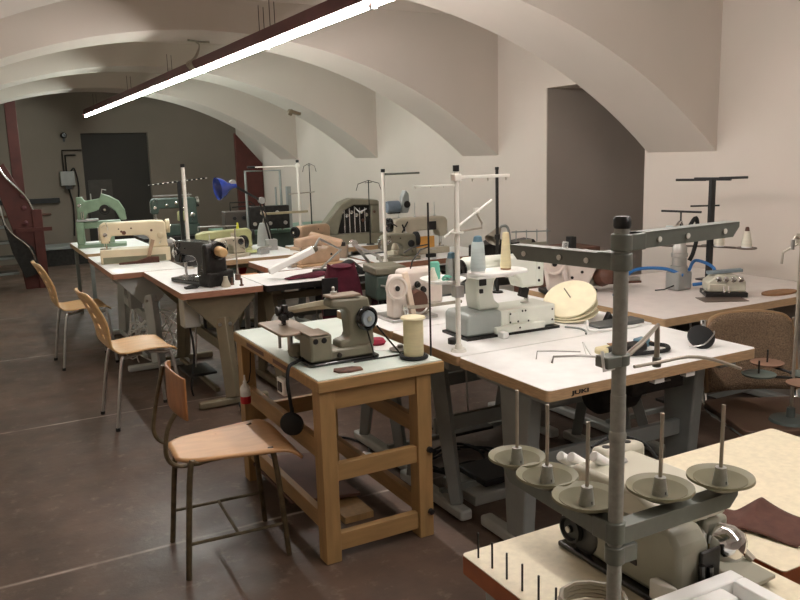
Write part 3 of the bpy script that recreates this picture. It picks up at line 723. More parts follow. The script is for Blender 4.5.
P('crank', B().tube([(.02, -.05, .35), (.06, -.1, .3), (.13, -.1, .33)], .006, 6), steel, h1)
m13 = machine('grey_green_sewing_machine', 'olive-grey flatbed machine with dark wheel just below the hooded machine', (3.02, 5.58, Z), math.radians(-6), olive, L_=.32, H=.21, bh=.03, depth=.10, wheel_m=black_rub)
# beige flatbed machine by the wall
m12 = machine('beige_sewing_machine', 'beige flatbed sewing machine with two spool pins standing by the wall', (3.34, 5.82, Z), math.radians(175), beige_en, L_=.52, H=.31, bh=.05, depth=.13, armz=.58, pil=.16)
spoolpins(m12, [(.02, 0, .31), (-.16, 0, .31)], .12)
P('black_cable', B().tube([(.17, .07, .26), (.13, .09, .12), (.19, .09, .02)], .007, 6, smooth=5).tube([(.12, .07, .28), (.2, .09, .14), (.14, .09, .03)], .006, 6, smooth=5), black_rub, m12)
P('control_panel', B().b2(-.14, -.06, .065, .075, .20, .27), black_pl, m12)
P('ochre_card', B().b2(-.12, .07, .07, .076, .055, .15), orange_c, m12, label='ochre card leaning on the machine')
# dark olive box machine
m14 = T('dark_olive_machine', 'dark olive box-shaped machine with wheel, behind the pinkish post machine', 'sewing machine', (2.29, 4.44, 0), math.radians(-8)); m14.scale = (.68, 1, 1)
P('stand_column', B().b2(-.10, .10, -.08, .08, 0, .70), black_en, m14, bevel=.01)
P('body', B().b2(-.13, .15, -.12, .12, .70, .86), green_dk, m14, bevel=.015)
P('lid', B().b2(-.14, .16, -.13, .13, .86, .91), olive, m14, bevel=.01)
P('white_grip', B().cyl((-.02, -.15, .62), (-.02, -.15, .78), .016, .014, n=10), white_pl, m14)
P('handle_bar', B().tube([(-.1, -.14, .80), (.1, -.14, .77)], .008, 6), steel, m14)
wheel(m14, (.15, 0, .80), (1, 0, 0), .07, .03, black_en)

# pinkish white post machine (two belt wheels)
m6 = T('post_bed_machine', 'pinkish white machine with round belt wheel beside the big pale green-white one', 'sewing machine', (1.97, 3.58, Z), 0); m6.scale = (.86, 1, 1)
P('base', B().b2(-.17, .14, -.13, .10, 0, .016), steel, m6, bevel=.003)
P('side_frame', B().poly_prism([(-.15, .016), (.0, .016), (-.02, .20), (-.06, .235), (-.13, .235), (-.15, .19)], -.10, -.03), pinkwhite, m6, bevel=.01)
wheel(m6, (-.125, -.10, .175), (-.25, -1, 0), .062, .03, pinkwhite, hub=dark_metal)
P('belt_guard', B().box((-.045, -.115, .135), (.035, .02, .24), (0, -.22, 0)), mat('pale_peach_guard', srgb(224,206,186), .4), m6, bevel=.006)
P('arm', B().poly_prism([(-.05, .14), (.10, .15), (.12, .05), (.24, .05), (.24, .22), (.18, .25), (-.04, .25)], -.05, .05), pinkwhite, m6, bevel=.02)
P('looper_housing', B().lathe([(0, -.05), (.055, -.05), (.06, 0), (.04, .05), (0, .05)], (.03, -.06, .09), (0, 1, 0), 18), brownwood, m6)
for z, x in ((.17, .05), (.14, .09), (.19, .12)): tension(m6, x, -.05, z, m=dark_metal)
P('lever_rod', B().tube([(-.1, -.14, .075), (.02, -.15, .072), (.30, -.14, .07)], .009, 8), zinc, m6)
P('rod_knob', B().lathe([(0, -.015), (.016, -.01), (.016, .01), (0, .015)], (-.095, -.14, .075), (1, 0, 0), 12), chrome, m6)
P('hose_coil', B().tube([(.05+.06*math.cos(a*.5), -.09+.012*math.sin(a*.7), .05+.035*math.sin(a*.5)) for a in range(26)], .005, 6), zinc, m6)
needle_parts(m6, -.08, -.12, .016, .08)

# white long-arm machine with thread shelf
m5 = T('long_arm_machine', 'large pale green-white sewing machine with thread shelf on the joined tables', 'sewing machine', (2.16, 3.02, Z), math.radians(-2)); m5.scale = (.86, 1, 1)
P('bed', B().b2(-.05, .31, -.09, .09, .012, .115), mint, m5, bevel=.008)
P('bed_end', B().poly_prism([(-.27, .012), (-.27, .10), (-.255, .118), (-.05, .118), (-.05, .012)], -.10, .10), mint_grey, m5, bevel=.012)
P('base_tray', B().b2(-.28, .32, -.115, .11, 0, .012), dark_metal, m5)
P('front_skirt', B().b2(-.10, .22, -.118, -.088, .012, .045), mint, m5, bevel=.005)
P('bed_door', B().b2(.0, .06, -.097, -.088, .05, .10), mint, m5, bevel=.004)
for x, z in ((.005, .055), (.055, .055), (.005, .095), (.09, .10), (.11, .10), (.13, .05), (.29, .09), (.29, .04), (.05, .03)):
    P('screw', B().lathe([(0, .003), (.005, .002), (.005, 0)], (x, -.0975 if x < .07 and z > .04 else -.090 if z > .045 or x > .2 else -.119, z), (0, -1, 0), 8), dark_metal, m5)
P('column', B().poly_prism([(-.16, .118), (-.03, .118), (-.03, .14), (-.06, .16), (-.07, .20), (-.06, .25), (-.025, .275), (-.025, .33), (-.18, .33), (-.17, .16)], -.055, .055), mint, m5, bevel=.012)
P('arm', B().poly_prism([(-.22, .27), (-.22, .345), (-.19, .36), (.21, .352), (.245, .335), (.255, .30), (.24, .20), (.12, .20), (.10, .245), (.07, .26), (-.06, .27)], -.052, .052), mint, m5, bevel=.012)
P('end_cover', B().b2(.21, .265, -.058, .058, .20, .356), mint, m5, bevel=.014)
for z in (.34, .29, .23): P('cover_screw', B().lathe([(0, .004), (.007, .003), (.007, 0)], (.225, -.059, z), (0, -1, 0), 8), dark_metal, m5)
needle_parts(m5, .18, 0, .115, .20, m=steel); P('needle_clamp', B().box((.17, 0, .17), (.05, .03, .05), (0, .3, 0)), dark_metal, m5, bevel=.004)
wheel(m5, (-.225, 0, .30), (-1, 0, 0), .055, .028, black_en)
P('push_buttons', B().box((-.14, -.06, .25), (.04, .012, .03)).box((-.15, -.06, .21), (.02, .012, .02)), black_pl, m5, bevel=.003)
P('thread_shelf', B().poly_prism(rrect(-.27, .05, -.225, -.06, .07, 6), .303, .315, 'xy'), white_pl, m5, bevel=.003, label='white oval shelf holding the thread cones')
P('shelf_bracket', B().b2(-.24, .0, -.15, -.05, .28, .303), white_pl, m5, bevel=.01)
P('white_cap', B().b2(-.1, -.06, -.17, -.125, .0, .03), white_pl, m5, bevel=.006)
P('left_dish', B().lathe([(0, .0), (.09, .0), (.112, .014), (.108, .014), (.085, .006), (0, .006)], (-.435, -.14, .29), n=28), white_pl, m5)
P('left_bar', B().tube([(-.435, -.14, .285), (-.2, -.03, .29)], .012, 8), steel, m5)

def cone(label, loc, r0, r1, h, m, cap=None, base=True, name='thread_cone', group=None):
    t = T(name, label, 'thread', loc, 0, group)
    P('thread', B().lathe([(0, .006), (r0*.9, .006), (r0, .015), (r1, h-.012), (r1*.85, h), (0, h)], n=24), m, t)
    if base: P('cone_base', B().lathe([(0, 0), (r0*.95, 0), (r0*.9, .008), (0, .008)], n=20), card if base == 'brown' else white_pl, t)
    if cap: P('cone_tip', B().lathe([(0, h-.002), (r1*.8, h-.002), (r1*.6, h+.022), (r1*.3, h+.026), (0, h+.026)], n=14), cap, t)
    return t
ms = lambda x, y, z: tuple(m5.matrix_basis @ Vector((x, y, z)))
m5.matrix_basis
bpy.context.view_layer.update()
cone('pale grey thread cone with blue tip, tallest on the white oval shelf', ms(-.235, -.15, .316), .034, .028, .135, thread_g, blue_pl)
cone('slim cream thread cone on brown base, right end of the white shelf', ms(-.065, -.15, .316), .025, .016, .165, thread_c, None, 'brown')
cone('translucent grey cone with blue tip beside the white thread stand', ms(-.425, -.20, .297), .026, .024, .10, mat('grey_film_wrap', srgb(168,170,166), .25, var=.1, scale=40), blue_pl)
cone('short turquoise and grey spool left of the white thread stand', ms(-.475, -.13, .297), .024, .022, .08, thread_t, None)
cone('small white cone at the left end of the shelf dish', ms(-.505, -.16, .297), .022, .010, .06, thread_w, None)
tq = P('thread_tangle', B().tube([(.0+.03*math.cos(k*1.9), .02*math.sin(k*2.3), .006+.01*(k % 3)) for k in range(14)], .003, 5, smooth=3), thread_t, loc=ms(-.45, -.21, .300)); tag(tq, 'loose tangle of turquoise thread on the left dish', 'thread')

# olive cylinder-arm machine on the pine bench
m1 = T('cylinder_arm_machine', 'olive grey vintage cylinder-arm sewing machine on the pine bench', 'sewing machine', (1.335, 3.05, Z), math.radians(0)); m1.scale = (.93, .95, .94)
P('base_tray', B().poly_prism(rrect(-.20, .14, -.17, .10, .02), 0, .014, 'xy'), black_en, m1, bevel=.004)
P('base', B().b2(-.185, .12, -.15, -.03, .014, .06), olive, m1, bevel=.01)
P('base_block', B().b2(-.19, -.085, -.155, -.02, .014, .135), olive, m1, bevel=.012)
P('block_lid', B().b2(-.194, -.10, -.16, -.04, .135, .141), olive_tan, m1, bevel=.004)
for x in (-.165, -.125): P('bearing_hole', B().lathe([(0, .003), (.012, .002), (.013, 0)], (x, -.156, .11), (0, -1, 0), 12), black_pl, m1)
P('oil_cap', B().lathe([(0, .004), (.011, .003), (.012, 0)], (-.055, -.156, .035), (0, -1, 0), 12), dark_metal, m1)
P('column', B().poly_prism([(-.04, .05), (.135, .05), (.125, .20), (.112, .272), (-.072, .278), (-.078, .24), (-.01, .228), (.006, .21), (.014, .115), (.004, .095), (-.04, .085)], -.13, -.04), olive, m1, bevel=.014)
P('top_cover', B().box((.0, -.085, .285), (.15, .085, .012)), olive_tan, m1, bevel=.004)
P('oil_cup', B().lathe([(0, 0), (.014, 0), (.014, .01), (.006, .014), (.008, .03), (0, .034)], (-.03, -.06, .29), n=12), steel, m1)
arm = B(); arm.tube([(-.01, -.085, .248), (-.05, -.04, .243), (-.11, .03, .228), (-.185, .12, .203)], [.026, .017], 6, smooth=4)
P('upper_arm', arm, mat('pale_olive_arm', srgb(190,184,160), .38, coat=.2), m1)
P('needle_head', B().box((-.20, .13, .19), (.042, .042, .06)).cyl((-.20, .13, .16), (-.20, .13, .13), .012, n=8), black_en, m1, bevel=.006)
tension(m1, -.18, .105, .19, m=dark_metal); tension(m1, -.215, .105, .18, m=dark_metal)
needle_parts(m1, -.20, .13, .136, .18)
P('head_cam', B().lathe([(0, -.01), (.020, -.01), (.022, .01), (0, .012)], (-.225, .12, .205), (-1, 0, 0), 14).box((-.205, .095, .22), (.02, .03, .03)), dark_metal, m1)
P('work_plate', B().poly_prism(rrect(-.285, -.115, -.06, .26, .02), .124, .136, 'xy'), olive_tan, m1, bevel=.003, label='tan work plate')
P('lower_arm', B().b2(-.16, -.09, -.03, .12, .07, .124), olive, m1, bevel=.01)
P('hook_shaft', B().cyl((-.20, .06, .02), (-.20, .06, .118), .013, n=10).cyl((-.235, .10, .04), (-.235, .10, .118), .008, n=8), steel, m1)
P('hook_housing', B().lathe([(0, 0), (.035, 0), (.04, .02), (.02, .05), (0, .05)], (-.18, .04, .014), n=16), olive, m1)
wh = wheel(m1, (.085, -.132, .180), (.25, -1, 0), .054, .028, black_en, hub=steel)
P('wheel_disc', B().lathe([(0, .032), (.034, .032), (.036, .02)], (.085, -.132, .180), (.25, -1, 0), 20), mat('pale_blue_grey_disc', srgb(150,158,166), .4), wh)
P('belt_rod', B().cyl((.08, -.165, .13), (.11, -.175, .0), .0035, n=6).cyl((.14, -.14, .14), (.235, -.19, .002), .0045, n=6).cyl((.235, -.19, .003), (.0, -.185, .003), .004, n=6), black_en, m1)
P('power_cable', B().tube([(-.17, -.05, .02), (-.23, -.08, .014), (-.275, -.11, .006), (-.292, -.125, -.05), (-.288, -.13, -.12), (-.28, -.126, -.18)], .008, 8, smooth=5), black_rub, m1)
# ---------------------------------------------------------------- thread stands
def bar_arm(b, a, c, w, h, up=True):
    """folded steel channel from a to c"""
    a = Vector(a); c = Vector(c); d = (c-a).normalized(); n = Vector((-d.y, d.x, 0))
    for p0, p1, ww, hh, off in ((a, c, w, .003, h/2), (a, c, .003, h, 0)):
        L_ = (c-a).length; ang = math.atan2(d.y, d.x)
        ctr = (a+c)/2+Vector((0, 0, off))
        if hh > .01:
            sg = -1 if d.x > .5 else 1
            V = []
            for o_ in (0, .003):
                for (q_, zz) in ((a, h/2), (c, h/2), (c, h*.2), (c-d*h*.7, -h/2), (a, -h/2)):
                    V.append(b.bm.verts.new(q_+n*(sg*(w/2-o_))+Vector((0, 0, zz))))
            b.bm.faces.new(V[:5]); b.bm.faces.new(V[5:][::-1])
            for k in range(5): b.bm.faces.new((V[k], V[(k+1) % 5], V[5+(k+1) % 5], V[5+k]))
            continue
        b.box(ctr, (L_, ww, hh), (0, 0, ang))
    return b
# big foreground stand
BX, BY = .866, .89
s0 = T('thread_stand', 'big grey hammered steel thread stand rising in front of everything', 'thread stand', (BX, BY, ZT))
P('base_flange', B().lathe([(0, 0), (.04, 0), (.04, .006), (.018, .012), (.018, .04), (0, .04)], n=24), stand_grey, s0)
P('pole', B().cyl((0, 0, .01), (0, 0, .46), .0120, n=20).cyl((0, 0, .44), (0, 0, .722), .0113, n=20).lathe([(0, .383), (.012, .383), (.0138, .387), (.0138, .397), (.012, .401), (0, .401)], n=20), stand_grey, s0)
P('top_cap', B().lathe([(0, .720), (.012, .720), (.0135, .724), (.0135, .734), (.011, .738), (0, .738)], n=18), black_pl, s0)
def clamp(z, h, ang, par=s0, r=.018):
    b = B().lathe([(0, z), (r, z), (r, z+h), (0, z+h)], n=20)
    b.box((math.cos(ang)*.022, math.sin(ang)*.022, z+h/2), (.03, .028, h), (0, 0, ang))
    c = P('clamp', b, stand_arm, par, bevel=.002)
    P('clamp_screw', B().lathe([(0, .022), (.004, .021), (.0055, .018), (.0055, .012), (.003, .010), (.003, 0)], (math.cos(ang+1.5)*.010, math.sin(ang+1.5)*.010, z+h/2), (math.cos(ang-1.9), math.sin(ang-1.9), 0), 10), chrome, c)
clamp(.686, .026, 0.0, r=.0165); clamp(.656, .027, math.radians(95), r=.0165)
for (ex, ey, z, nm) in ((.27, .02, .699, 'right'), (-.038, .215, .668, 'left')):
    b = bar_arm(B(), (0.0, 0, z), (ex, ey, z), .026, .023)
    am = P('top_arm', b, stand_arm, s0)
    L_ = math.hypot(ex, ey); d = Vector((ex, ey, 0))/L_; n = Vector((d.y, -d.x, 0)) if nm == 'right' else Vector((-d.y, d.x, 0))
    for k in (.25, .5, .85):
        P('thread_eye', B().lathe([(0, .002), (.0045, .0015), (.0045, 0)], Vector((0, 0, z))+d*L_*k+n*(.0145), n, 10), white_paint, am)
clamp(.212, .036, math.radians(95), r=.0165); clamp(.176, .030, 0.0, r=.0165)
for (p0, p1, z) in (((0, 0), (.012, .30), .228), ((0, 0), (.275, .0), .228)):
    P('tray_arm', bar_arm(B(), (*p0, z-.002), (*p1, z-.002), .030, .028), stand_arm, s0, bevel=.001)
def dish(x, y, z, rs=.052):
    d = P('spool_dish', B().lathe([(0, 0), (rs*.45, 0), (rs*.5, .001), (rs*1.02, .018), (rs*1.06, .018), (rs*1.05, .0225), (rs*1.0, .0215), (rs*.5, .0045), (.016, .004), (0, .004)], (x, y, z), n=40), dish_green, s0)
    P('felt_pad', B().lathe([(.02, 0), (rs*.5, .0005), (rs*.84, .0115), (rs*.84, .0125), (.02, .002)], (x, y, z+.0048), n=36), mat('olive_felt', srgb(112,108,86), .9), d)
    P('spool_post', B().lathe([(0, .003), (.0138, .003), (.0095, .035), (.0095, .038), (0, .039)], (x, y, z), n=16), stand_grey, d)
    P('spool_rod', B().cyl((x, y, z+.03), (x, y, z+.152), .0034, n=10), zinc, d)
    P('foam_slot', B().box((x, y-.0118, z+.009), (.002, .002, .012)), black_pl, d)
for (x, y, rs) in ((.014, .28, .052), (.006, .18, .053), (.004, .072, .056), (.125, .025, .054), (.245, .0, .054)): dish(x, y, .241+(.006 if x > .1 else 0), rs)
# side arm with hook and long guide wire
clamp(.508, .018, math.radians(180), r=.016)
P('guide_bar', B().tube([(0.01, 0, .517), (.045, .0, .535), (.080, -.0, .560), (.081, -.0, .503)], .0045, 8, smooth=1), zinc, s0)
P('guide_block', B().lathe([(0, 0), (.007, 0), (.007, .016), (0, .016)], (.081, 0, .492), n=12), stand_arm, s0, bevel=.001)
P('guide_wire', B().tube([(.02, -.012, .504), (.08, -.012, .503), (.14, -.012, .502), (.20, -.012, .488), (.268, -.012, .462)], .0028, 8, smooth=3), zinc, s0)
P('guide_wire', B().tube([(-.015, .005, .52), (-.06, .02, .527), (-.105, .03, .53), (-.108, .03, .52)], .0018, 6), steel, s0)
P('wire_clip', B().tube([(-.02, -.01, .508), (-.04, -.01, .506), (-.035, 0, .533), (-.03, .0, .518)], .003, 6), white_pl, s0)

def stand(label, loc, H, r, m, arms, trays=(), cap=True, name='thread_stand', top=None, rz=0):
    t = T(name, label, 'thread stand', loc, rz)
    P('base', B().lathe([(0, 0), (.035, 0), (.03, .008), (r*1.6, .012), (r*1.4, .03), (0, .03)], n=18), m, t)
    P('pole', B().cyl((0, 0, .005), (0, 0, H), r, n=14), m, t)
    if cap: P('pole_cap', B().cyl((0, 0, H), (0, 0, H+.025), r*1.25, n=12), black_pl, t)
    for (dx, dy, z, w) in arms:
        L_ = math.hypot(dx, dy)
        a = P('guide_arm', B().box((dx/2, dy/2, z), (L_, w, w*.5), (0, 0, math.atan2(dy, dx))), m, t, bevel=.001)
        for k in (.3, .6, .95): P('thread_eye', B().cyl((dx*k, dy*k, z-w*.2), (dx*k, dy*k, z-w*.8), w*.12, n=8), zinc, a)
    if arms: P('arm_clamp', B().box((0, 0, arms[0][2]), (r*3, r*3, .03)), m, t, bevel=.003)
    return t
# white stand in the middle
s5_ = stand('white thread stand with two wide arms, mounted by the long-arm machine', (1.79, 2.79, Z), .76, .011, white_paint, [(.25, -.02, .735, .024), (-.18, .04, .705, .012)])
P('ring_plate', B().lathe([(0, .0), (.028, .0), (.028, .006), (0, .006)], (0, 0, .505), n=20), white_paint, s5_)
P('slanted_bar', B().tube([(-.05, .02, .49), (.05, .0, .56), (.17, -.01, .635)], .005, 8).box((.10, 0, .595), (.025, .012, .02)), white_paint, s5_)
P('hook_rod', B().tube([(.02, 0, .512), (.125, 0, .52), (.125, 0, .54), (.10, 0, .58)], .0045, 8), zinc, s5_)
P('floor_nut', B().cyl((-.0, .0, .0), (-.0, 0, .012), .03, n=16), white_paint, s5_)
P('lower_clamp', B().b2(-.02, .02, -.02, .02, .235, .285), steel, s5_, bevel=.003)
sv2 = P('steel_puck', B().lathe([(0, 0), (.028, 0), (.028, .022), (.022, .024), (0, .024)], n=20), dark_metal, loc=(1.85, 2.92, Z)); tag(sv2, 'small round steel block behind the white stand on the joined tables', 'metal part')
st = stand('slim white stand with a dark-tipped arm next to the blue lamp', (2.80, 7.12, Z), .78, .012, white_paint, [(-.40, .05, .75, .02)])
P('arm_tip', B().cyl((-.40, .05, .75), (-.47, .06, .75), .012, n=8), black_pl, st); P('cross_rod', B().tube([(-.10, 0, .49), (.16, 0, .50)], .006, 6), zinc, st)
P('cross_plate', B().box((-.15, 0, .32), (.45, .05, .02)), mat('khaki_plate', srgb(150,140,112), .5), st)
st = stand('short thick white stand just behind the black vintage machine', (1.50, 6.19, Z), .78, .014, white_paint, [])
P('bracket', B().box((.02, 0, .06), (.09, .06, .08)).box((.0, 0, .14), (.05, .05, .05)), dark_metal, st, bevel=.01)
st = stand('white post stand with one thin dark arm, beside the beige flatbed machine', (2.84, 5.46, Z), .70, .013, white_paint, [])
P('thin_arm', B().tube([(0, 0, .685), (.32, -.0, .685)], .008, 8), stand_arm, st); P('hook', B().tube([(0, 0, .30), (.05, -.02, .31), (.10, -.02, .28)], .005, 6), black_pl, st)
def antenna(label, loc, H, w, m=dark_metal, r=.005):
    t = T('thread_stand', label, 'thread stand', loc)
    P('base', B().lathe([(0, 0), (.04, 0), (.035, .01), (0, .01)], n=16), m, t)
    P('pole', B().cyl((0, 0, 0), (0, 0, H*.55), r*1.5, n=8).cyl((0, 0, H*.55), (0, 0, H), r, n=8), m, t)
    P('wire_arms', B().tube([(-w, .02, H-.09), (-w*.9, 0, H-.03), (0, 0, H), (w*.9, 0, H-.03), (w, -.02, H-.09)], r*.7, 5).tube([(-w*.5, -.05, H-.02), (0, 0, H-.02), (w*.5, .05, H-.02)], r*.7, 5), m, t)
    return t
antenna('thin dark wire stand with drooping arms standing against the bare wall', (3.34, 8.15, .841), .68, .07)
antenna('thin dark wire stand with drooping arms above the hooded olive machine', (3.33, 6.70, Z), .60, .12)
t = T('thread_stand', 'dark bar stand behind the short white stand, with a beaded cross bar', 'thread stand', (1.72, 6.95, 0))
P('pole', B().b2(-.015, .015, -.015, .015, 0, 1.40), black_pl, t)
for k in range(12): P('guide_bead', B().box((-.26+.045*k, 0, 1.375+.004*k), (.028, .016, .012)), black_pl, t)
P('cross_wire', B().tube([(-.28, 0, 1.375), (.27, 0, 1.42)], .004, 5), white_paint, t)
t.location = (1.80, 7.62, 0)
t = T('thread_stand', 'slim stand with dark pole right behind the white long-arm machine', 'thread stand', (2.81, 3.90, Z))
P('pole', B().cyl((0, 0, 0), (0, 0, .73), .010, n=10), dark_metal, t); P('pole_cap', B().cyl((0, 0, .73), (0, 0, .745), .012, n=10), black_pl, t)
P('base', B().lathe([(0, 0), (.035, 0), (.03, .01), (0, .01)], n=16), dark_metal, t)
P('collar', B().lathe([(0, 0), (.016, 0), (.016, .03), (0, .03)], (0, 0, .32), n=12), dark_metal, t)
t.location = (2.76, 3.86, Z)
t = T('thread_stand', 'thin rod stand rising from the pine bench corner', 'thread stand', (1.652, 2.79, Z))
P('rod', B().cyl((0, 0, 0), (0, 0, .64), .0042, n=8), dark_metal, t); P('eyelet', B().tube([(0, 0, .46), (-.04, 0, .45), (-.09, -.02, .41), (-.10, -.02, .38)], .003, 6).tube([(0, 0, .47), (-.06, .03, .46), (-.10, .03, .44)], .003, 6), dark_metal, t)
# black stand by the wall and smaller one
t = T('thread_stand', 'tall black thread stand with three cones against the right wall', 'thread stand', (4.08, 3.43, Z))
P('pole', B().b2(-.018, .018, -.012, .012, 0, .64), black_pl, t)
P('base', B().b2(-.06, .06, -.05, .05, 0, .008), black_pl, t)
P('top_bar', B().tube([(-.10, .20, .625), (-.01, .04, .625)], .009, 6).tube([(.07, -.20, .64), (.01, -.04, .635)], .009, 6).box((0, 0, .63), (.03, .22, .02), (0, 0, .4)), black_pl, t, bevel=.002)
tr = B()
for (x, y) in ((-.12, .22), (.05, .03), (.1, -.19)): tr.lathe([(0, 0), (.058, 0), (.062, .008), (0, .008)], (x, y, .205), n=24)
tr.tube([(-.12, .22, .207), (.04, .0, .207), (.1, -.19, .207)], .007, 6)
P('spool_tray', tr, mat('dull_brown_tray', srgb(96,84,76), .5), t)
P('upper_tray_bar', B().tube([(-.05, .12, .46), (.05, -.02, .465)], .006, 6), black_pl, t)
b0 = (4.08, 3.43, Z)
cone('white cone with brown tip standing at the right end of the black stand tray', (b0[0]+.1, b0[1]-.19, Z+.214), .033, .018, .10, thread_w, brownwood, True)
cone('white cone standing nearest the pole on the black stand tray', (b0[0]+.03, b0[1]-.045, Z+.214), .033, .028, .12, thread_w, None, True)
cone('pale grey cone on the far left of the black stand tray', (b0[0]-.12, b0[1]+.22, Z+.214), .033, .026, .12, thread_g, None, True)
# pneumatic press head with blue hoses
t = T('pneumatic_press', 'grey cylindrical pneumatic device with black top handle and blue hoses', 'machine', (3.67, 3.30, Z), 0)
P('base_block', B().b2(-.06, .06, -.05, .05, 0, .11), grey_pl, t, bevel=.012)
P('cylinder', B().lathe([(0, .10), (.05, .10), (.05, .14), (.042, .145), (.042, .19), (.048, .195), (.048, .215), (.042, .22), (.042, .25), (.035, .26), (.03, .33), (0, .33)], n=24), mat('brushed_grey_cylinder', srgb(168,166,160), .35, .3), t)
P('black_block', B().b2(-.0, .04, -.05, -.02, .30, .37), black_pl, t, bevel=.005)
P('coil_hose', B().tube([(.04, -.03, .37), (.08, -.04, .42), (.10, -.04, .33), (.07, -.04, .22), (.05, -.03, .17)], .012, 8, smooth=5), black_rub, t)
P('bent_pipe', B().tube([(-.05, 0, .28), (-.04, 0, .36), (.0, 0, .40), (.02, 0, .34)], .01, 8, smooth=4), chrome, t)
P('top_tee', B().cyl((0, 0, .33), (0, 0, .455), .005, n=8).tube([(-.03, .12, .46), (.03, -.12, .46)], .007, 6), black_pl, t)
P('air_hose', B().tube([(-.02, -.05, .09), (-.10, .03, .13), (-.25, .12, .12), (-.38, .10, .03), (-.46, .05, .008)], .010, 8, smooth=6), blue_hose, t)
P('air_hose', B().tube([(.03, -.05, .12), (.14, -.0, .16), (.18, -.1, .12), (.12, -.12, .05), (.05, -.06, .03)], .010, 8, smooth=6), blue_hose, t)
P('small_cable', B().tube([(-.06, -.02, .03), (-.12, .0, .01), (-.16, .03, .006)], .004, 6), black_rub, t)
# overlock machines
def overlock(label, loc, rz, m, lid, sc=1.0):
    t = T('overlock_machine', label, 'overlock machine', loc, rz)
    P('base', B().b2(-.13, .13, -.10, .10, 0, .03), dark_metal, t, bevel=.004)
    P('body', B().poly_prism([(-.12, .03), (.12, .03), (.12, .10), (.06, .13), (-.05, .14), (-.12, .09)], -.08, .085), m, t, bevel=.01)
    P('top_lid', B().box((.0, .0, .15), (.22, .06, .018), (0, -.08, 0)), lid, t, bevel=.004)
    P('looper_cover', B().box((-.06, -.09, .06), (.10, .014, .05), (.3, 0, 0)), ovl_light, t, bevel=.005)
    for k in range(4): tension(t, -.05+.045*k, -.08, .11)
    P('foot_lever', B().cyl((-.1, -.05, .06), (-.15, -.1, .04), .006, n=6), chrome, t)
    P('needle_clamp', B().cyl((-.02, -.1, .03), (-.02, -.1, .07), .006, n=6).cyl((.01, -.1, .03), (.01, -.1, .07), .006, n=6), chrome, t)
    return t
ov = overlock('low cream overlock machine with grey-blue lid on the right wall table', (3.72, 3.02, Z), math.radians(-38), ovl_light, mat('grey_blue_lid', srgb(120,134,140), .45)); ov.scale = (.86, .86, .9)
wp = P('wood_paddle', B().lathe([(0, 0), (.10, 0), (.10, .01), (0, .01)], n=24), card, loc=(4.0, 2.87, Z)); wp.scale = (1.3, .6, 1); tag(wp, 'flat brown oval board sticking out behind the low overlock machine', 'board')
sp = P('dark_plate', B().b2(-.12, .12, -.07, .07, 0, .003), mat('brown_steel_plate', srgb(120,104,94), .35, .4), loc=(3.60, 2.93, Z), rot=(0, 0, -.5)); tag(sp, 'thin brownish metal plate set in the grey table before the low overlock', 'plate')
# serger with belt wheel
t = T('belt_machine', 'pale pinkish machine with round wheel and triangular guard at the left of the wall table', 'sewing machine', (3.09, 3.62, Z), math.radians(-20))
P('base', B().b2(-.15, .16, -.08, .08, 0, .025), dark_metal, t, bevel=.004)
P('side_frame', B().poly_prism([(-.14, .025), (-.02, .025), (-.02, .15), (-.06, .26), (-.15, .26), (-.17, .2)], -.09, -.04), pinkwhite, t, bevel=.012)
wheel(t, (-.12, -.09, .19), (0, -1, 0), .065, .03, pinkwhite, hub=dark_metal)
P('guard', B().box((-.055, -.105, .13), (.03, .02, .26), (0, -.3, 0)), mat('light_guard', srgb(214,204,196), .4), t, bevel=.005)
P('front_plate', B().poly_prism([(-.02, .06), (.10, .04), (.14, .12), (.19, .22), (.10, .26), (-.03, .26)], -.085, -.03), pinkwhite, t, bevel=.012)
for (x, z) in ((.02, .20), (.06, .13), (.09, .19), (.0, .1)): P('plate_screw', B().lathe([(0, .006), (.009, .005), (.009, 0)], (x, -.085, z), (0, -1, 0), 8), dark_metal, t)
P('arm', B().b2(-.05, .2, -.03, .08, .03, .16), ovl_grey, t, bevel=.012)
P('brown_cover', B().lathe([(0, -.02), (.055, -.02), (.05, .05), (.02, .07), (0, .07)], (.20, -.06, .09), (.2, -1, .3), 16), brownwood, t)
P('flat_arm', B().box((.35, .06, .05), (.26, .05, .02), (0, 0, .0)), steel, t, bevel=.003)
P('arm_edge', B().box((.35, .03, .035), (.26, .02, .012), (0, 0, .0)), brownwood, t)
# wire stand with brown discs on the cane chair
t = T('thread_stand', 'wire thread stand with brown and grey discs resting on the cane chair seat', 'thread stand', (3.01, 2.07, .436), 0)
P('base', B().lathe([(0, 0), (.085, 0), (.08, .012), (.02, .02), (.016, .06), (0, .06)], (-.03, -.02, 0), n=24), mat('dark_green_grey_iron', srgb(78,86,82), .5, .2), t)
P('pole', B().cyl((0, 0, .01), (0, 0, .80), .007, n=10), zinc, t)
for (x, y, z, m_) in ((-.13, .07, .20, 0), (-.01, .12, .22, 1), (-.07, -.10, .19, 1), (.12, .02, .17, 0)):
    P('disc_arm', B().tube([(0, 0, z-.02), (x, y, z-.008)], .006, 6), dark_metal, t)
    d = P('spool_disc', B().lathe([(0, 0), (.065, 0), (.07, .008), (.06, .010), (0, .008)], (x, y, z-.004), n=26), mat('terracotta_disc', srgb(136,104,84), .5) if m_ else mat('grey_green_disc', srgb(94,106,100), .5), t)
    P('disc_pin', B().cyl((x, y, z), (x, y, z+.06), .004, n=6), dark_metal, d)
P('top_arms', B().tube([(0, 0, .77), (-.09, -.03, .79), (-.10, -.03, .76)], .005, 6).tube([(0, 0, .76), (-.06, .04, .72), (-.065, .04, .67)], .005, 6).box((0, 0, .77), (.03, .03, .05)), zinc, t)
P('arm_hook', B().lathe([(0, 0), (.008, 0), (.008, .04), (0, .04)], (-.10, -.03, .74), n=8), steel, t)

